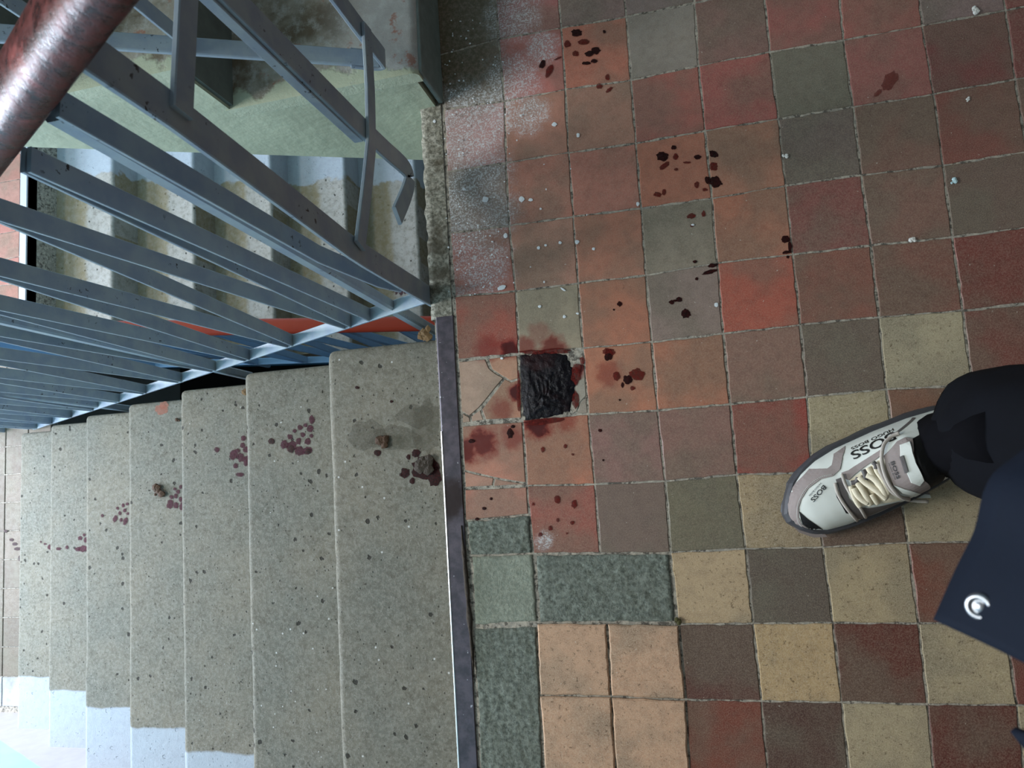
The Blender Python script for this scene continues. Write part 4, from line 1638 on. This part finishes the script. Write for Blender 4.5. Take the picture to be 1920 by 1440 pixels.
def make_sneaker(full):
    root = link('sneaker', None)
    # sole
    outl = []
    xs_ = [LS * (1 - math.cos(math.pi * i / 40)) / 2 for i in range(41)]
    for x in xs_:
        outl.append((x, lerp_tab(WO, x)))
    for x in reversed(xs_[1:-1]):
        outl.append((x, -lerp_tab(WI, x)))
    bm = bmesh.new()
    secs = []
    c = (.16, 0)
    for z, k in ((0, .97), (.004, 1.0), (.010, 1.005), (.013, .985), (.016, .985), (.019, 1.0), (.026, .985), (.030, .95)):
        ring = []
        for i, (x, y) in enumerate(outl):
            lug = 1.0
            if z <= .011 and (i // 3) % 2:
                lug = .985
            ring.append(shoe_w(c[0] + (x - c[0]) * k * lug, y * k * lug, z + (.010 * max(0, (x - .27) / .04) if z > .02 else 0) * .4))
        secs.append(ring)
    sweep(bm, None, secs)
    frombm('sole', bm, SOLE, root)
    # upper
    bm = bmesh.new()
    NXs, NYs = 56, 30
    gv = []
    for i in range(NXs + 1):
        x = .004 + (LS - .008) * i / NXs
        wo, wi = lerp_tab(WO, x) - .007, lerp_tab(WI, x) - .007
        r_ = []
        for j in range(NYs + 1):
            th = math.pi * j / NYs
            y = (wo - wi) / 2 + (wo + wi) / 2 * math.cos(th)
            r_.append(bm.verts.new(shoe_w(x, y, shoe_h(x, y))))
        gv.append(r_)
    for a, b in zip(gv[:-1], gv[1:]):
        for j in range(NYs):
            bm.faces.new((a[j], a[j + 1], b[j + 1], b[j]))
    frombm('upper', bm, LEATHER_W, root, True)
    # sock
    P0 = [shoe_w(.075, 0, .07), shoe_w(.070, 0, .11), shoe_w(.062, 0, .16), shoe_w(.055, 0, .22)]
    tube('sock', P0, [.047, .042, .037, .036], simple('black_sock', (.003, .003, .004, 1), .95, 0, 60, .2, .1, .001, .05), root, 20)

    def panel(name, poly, mat, off=.0012, thick=.0012):
        pts = [sc(*q) for q in poly]
        bm = bmesh.new()
        vs_ = [bm.verts.new((p.x, p.y, 0)) for p in pts]
        ed = [bm.edges.new((vs_[i], vs_[(i + 1) % len(vs_)])) for i in range(len(vs_))]
        bmesh.ops.triangle_fill(bm, use_beauty=True, use_dissolve=False, edges=ed)
        for _ in range(3):
            le = [e for e in bm.edges if e.calc_length() > .006]
            if not le:
                break
            bmesh.ops.subdivide_edges(bm, edges=le, cuts=1)
            bmesh.ops.triangulate(bm, faces=bm.faces[:])
        for v in bm.verts:
            v.co = shoe_w(v.co.x, v.co.y, shoe_h(v.co.x, v.co.y) + off)
        bmesh.ops.recalc_face_normals(bm, faces=bm.faces)
        g = bmesh.ops.extrude_face_region(bm, geom=bm.faces[:])
        for e in g['geom']:
            if isinstance(e, bmesh.types.BMVert):
                e.co.z -= thick + .0006
        return frombm(name, bm, mat, root)

    panel('toe_guard', [(88, 1100), (98, 1010), (130, 950), (220, 845), (345, 715), (520, 712), (560, 680), (580, 570), (690, 495), (665, 590), (640, 720), (570, 785), (450, 815), (330, 905), (265, 1010), (240, 1090), (240, 1180), (270, 1250), (350, 1310),
                        (480, 1328), (520, 1372), (390, 1378), (250, 1330), (150, 1235)], TAUPE, .0016)
    panel('toe_patch', [(250, 1130), (262, 1200), (280, 1250), (350, 1302), (505, 1322), (330, 1200)], BLK, .0010)
    panel('eyelet_stay', [(655, 752), (720, 730), (860, 640), (1010, 545), (1045, 520), (1048, 560), (1000, 612), (880, 692), (780, 770), (725, 825), (662, 800)], TAUPE, .0018)
    panel('eyelet_stay', [(600, 818), (650, 800), (690, 900), (720, 1000), (800, 1080), (900, 1100), (1050, 1075), (1200, 1040), (1330, 1030), (1230, 1060), (1100, 1095), (920, 1172), (860, 1205), (800, 1195), (740, 1130), (660, 1010)], DKTAUPE, .0018)
    panel('vamp_slit', [(582, 870), (596, 880), (640, 1000), (725, 1150), (700, 1145), (610, 990)], BLK, .0008)
    panel('tongue', [(1060, 590), (1110, 545), (1190, 450), (1270, 410), (1335, 425), (1345, 560), (1380, 690), (1450, 830), (1500, 950), (1510, 990), (1400, 995), (1240, 950), (1150, 870), (1090, 720)], TAUPE, .0040, .004)
    panel('collar_pad', [(1210, 485), (1300, 452), (1328, 560), (1360, 660), (1440, 830), (1400, 880), (1320, 850), (1280, 760), (1215, 600)], LEATHER_W, .0062, .003)
    panel('tongue_edge', [(1150, 872), (1250, 910), (1400, 955), (1500, 965), (1510, 993), (1400, 998), (1240, 953)], LEATHER_W, .0052, .002)
    panel('pull_loop', [(1205, 600), (1235, 585), (1282, 742), (1255, 757)], DKTAUPE, .0080, .003)
    panel('opening', [(1338, 425), (1348, 560), (1383, 690), (1453, 830), (1492, 930), (1560, 890), (1650, 800), (1650, 330), (1600, 235), (1500, 285), (1420, 380)], BLK, .0022)
    panel('heel_stripe', [(1130, 365), (1180, 360), (1330, 212), (1370, 222), (1235, 340), (1140, 402)], DKTAUPE, .0014)
    panel('tongue_base', [(740, 820), (1000, 640), (1060, 600), (1150, 880), (1230, 1020), (1000, 1060), (860, 1075), (780, 1000)], LACE, .0010)
    if not full:
        return root

    def path(pts, off):
        out = []
        for q in smooth_path([Vector((a, b, 0)) for a, b in pts], 5):
            l = sc(q.x, q.y)
            out.append(shoe_w(l.x, l.y, shoe_h(l.x, l.y) + off))
        return out

    for pts, r, mat, off in (
            ([(655, 765), (690, 870), (760, 990), (830, 1090), (885, 1185)], .0024, LACEG, .0050),
            ([(590, 850), (620, 960), (700, 1090), (805, 1215)], .0024, LACEG, .0035),
            ([(1200, 370), (1120, 410), (1050, 490), (1032, 640), (1075, 800), (1150, 925), (1260, 1005), (1480, 1030)], .0026, LACEG, .0070),
            ([(990, 665), (1050, 810), (1120, 925), (1220, 985), (1300, 1005)], .0026, LACEG, .0062),
            ([(790, 830), (840, 900), (900, 1000), (930, 1060)], .0044, LACE, .0050),
            ([(815, 790), (880, 850), (980, 920), (1080, 1000)], .0044, LACE, .0080),
            ([(770, 900), (800, 960), (850, 1010), (905, 1040)], .0046, LACE, .0055),
            ([(890, 770), (950, 800), (1030, 880), (1075, 985)], .0048, LACE, .0068),
            ([(905, 700), (950, 780), (1000, 860), (1060, 960)], .0042, LACE, .0055),
            ([(740, 880), (760, 960), (800, 1040), (830, 1080)], .0036, LACE, .0050),
            ([(960, 650), (990, 740), (1050, 830), (1100, 960)], .0034, LACE, .0058),
            ([(940, 960), (970, 1010), (1000, 1050)], .0036, LACE, .0050),
            ([(860, 720), (880, 780), (870, 830)], .0040, DKTAUPE, .0065), ([(740, 850), (790, 840), (810, 800)], .0034, DKTAUPE, .0060), ([(950, 650), (975, 680), (980, 715)], .0034, DKTAUPE, .0065)):
        tube('lace', path(pts, off), r, mat, root, 8, .6)

    # stitching along the toe guard
    bm = bmesh.new()
    st = smooth_path([Vector((a, b, 0)) for a, b in [(560, 770), (445, 800), (322, 893), (255, 1005), (228, 1090), (228, 1185), (258, 1258), (340, 1322), (470, 1345)]], 8)
    for i in range(0, len(st) - 1):
        a, b = sc(st[i].x, st[i].y), sc(*(st[i].lerp(st[i + 1], .55))[:2])
        tube('', [shoe_w(a.x, a.y, shoe_h(a.x, a.y) + .0019), shoe_w(b.x, b.y, shoe_h(b.x, b.y) + .0019)], .0005, None, None, 5, bm=bm)
    stt = frombm('stitching', bm, LEATHER_W, root)
    stt['kind'] = 'stuff'

    def text(txt, start, end, cap, off, sx=1.0):
        cu = D.curves.new('lettering', 'FONT')
        cu.body = txt
        cu.resolution_u = 3
        cu.offset = .012
        to = D.objects.new('lettering', cu)
        COL.objects.link(to)
        dg = bpy.context.evaluated_depsgraph_get()
        me = D.meshes.new_from_object(to.evaluated_get(dg))
        D.objects.remove(to, do_unlink=True)
        xs2 = [v.co.x for v in me.vertices]
        ys2 = [v.co.y for v in me.vertices]
        x0, x1, y0, y1 = min(xs2), max(xs2), min(ys2), max(ys2)
        a, b = Vector(start), Vector(end)
        r = (b - a)
        upv = Vector((r.y, -r.x)).normalized()          # image y points down
        bm = bmesh.new()
        bm.from_mesh(me)
        for v in bm.verts:
            s_ = (v.co.x - x0) / (x1 - x0)
            t_ = (v.co.y - y0) / (y1 - y0)
            q = a + r * s_ + upv * cap * t_
            l = sc(q.x, q.y)
            v.co = shoe_w(l.x, l.y, shoe_h(l.x, l.y) + off)
        return frombm('lettering', bm, INK, root, recalc=True)

    text('BOSS', (478, 868), (352, 1010), 46, .0012)
    text('HUGO BOSS', (452, 848), (338, 972), 13, .0012)
    text('BOSS', (1150, 352), (733, 556), 84, .0012)
    text('HUGO BOSS', (1150, 322), (742, 512), 26, .0012)
    text('BOSS', (1118, 650), (1180, 815), 36, .0052)
    text('HUGO BOSS', (1098, 664), (1160, 822), 11, .0052)
    return root


sn = make_sneaker(True)
P_(sn)
sn['label'] = 'white, taupe and black leather sneaker with cream laces'
sn2 = make_sneaker(False)
# the other shoe: mirrored across its long axis and set back beside it
c0 = Vector((HEEL.x, HEEL.y, 0))
M = Matrix(((1, 0, 0, 0), (0, 1, 0, 0), (0, 0, 1, 0), (0, 0, 0, 1)))
ax = Vector((NDIR.x, NDIR.y, 0))
for ch in list(sn2.children):
    me = ch.data
    for v in me.vertices:
        p = v.co - c0
        d = p.dot(ax)
        v.co = c0 + p - ax * (2 * d)
    me.flip_normals()
sn2.location = (1.14 - HEEL.x, -.965 - HEEL.y, 0)
P_(sn2)
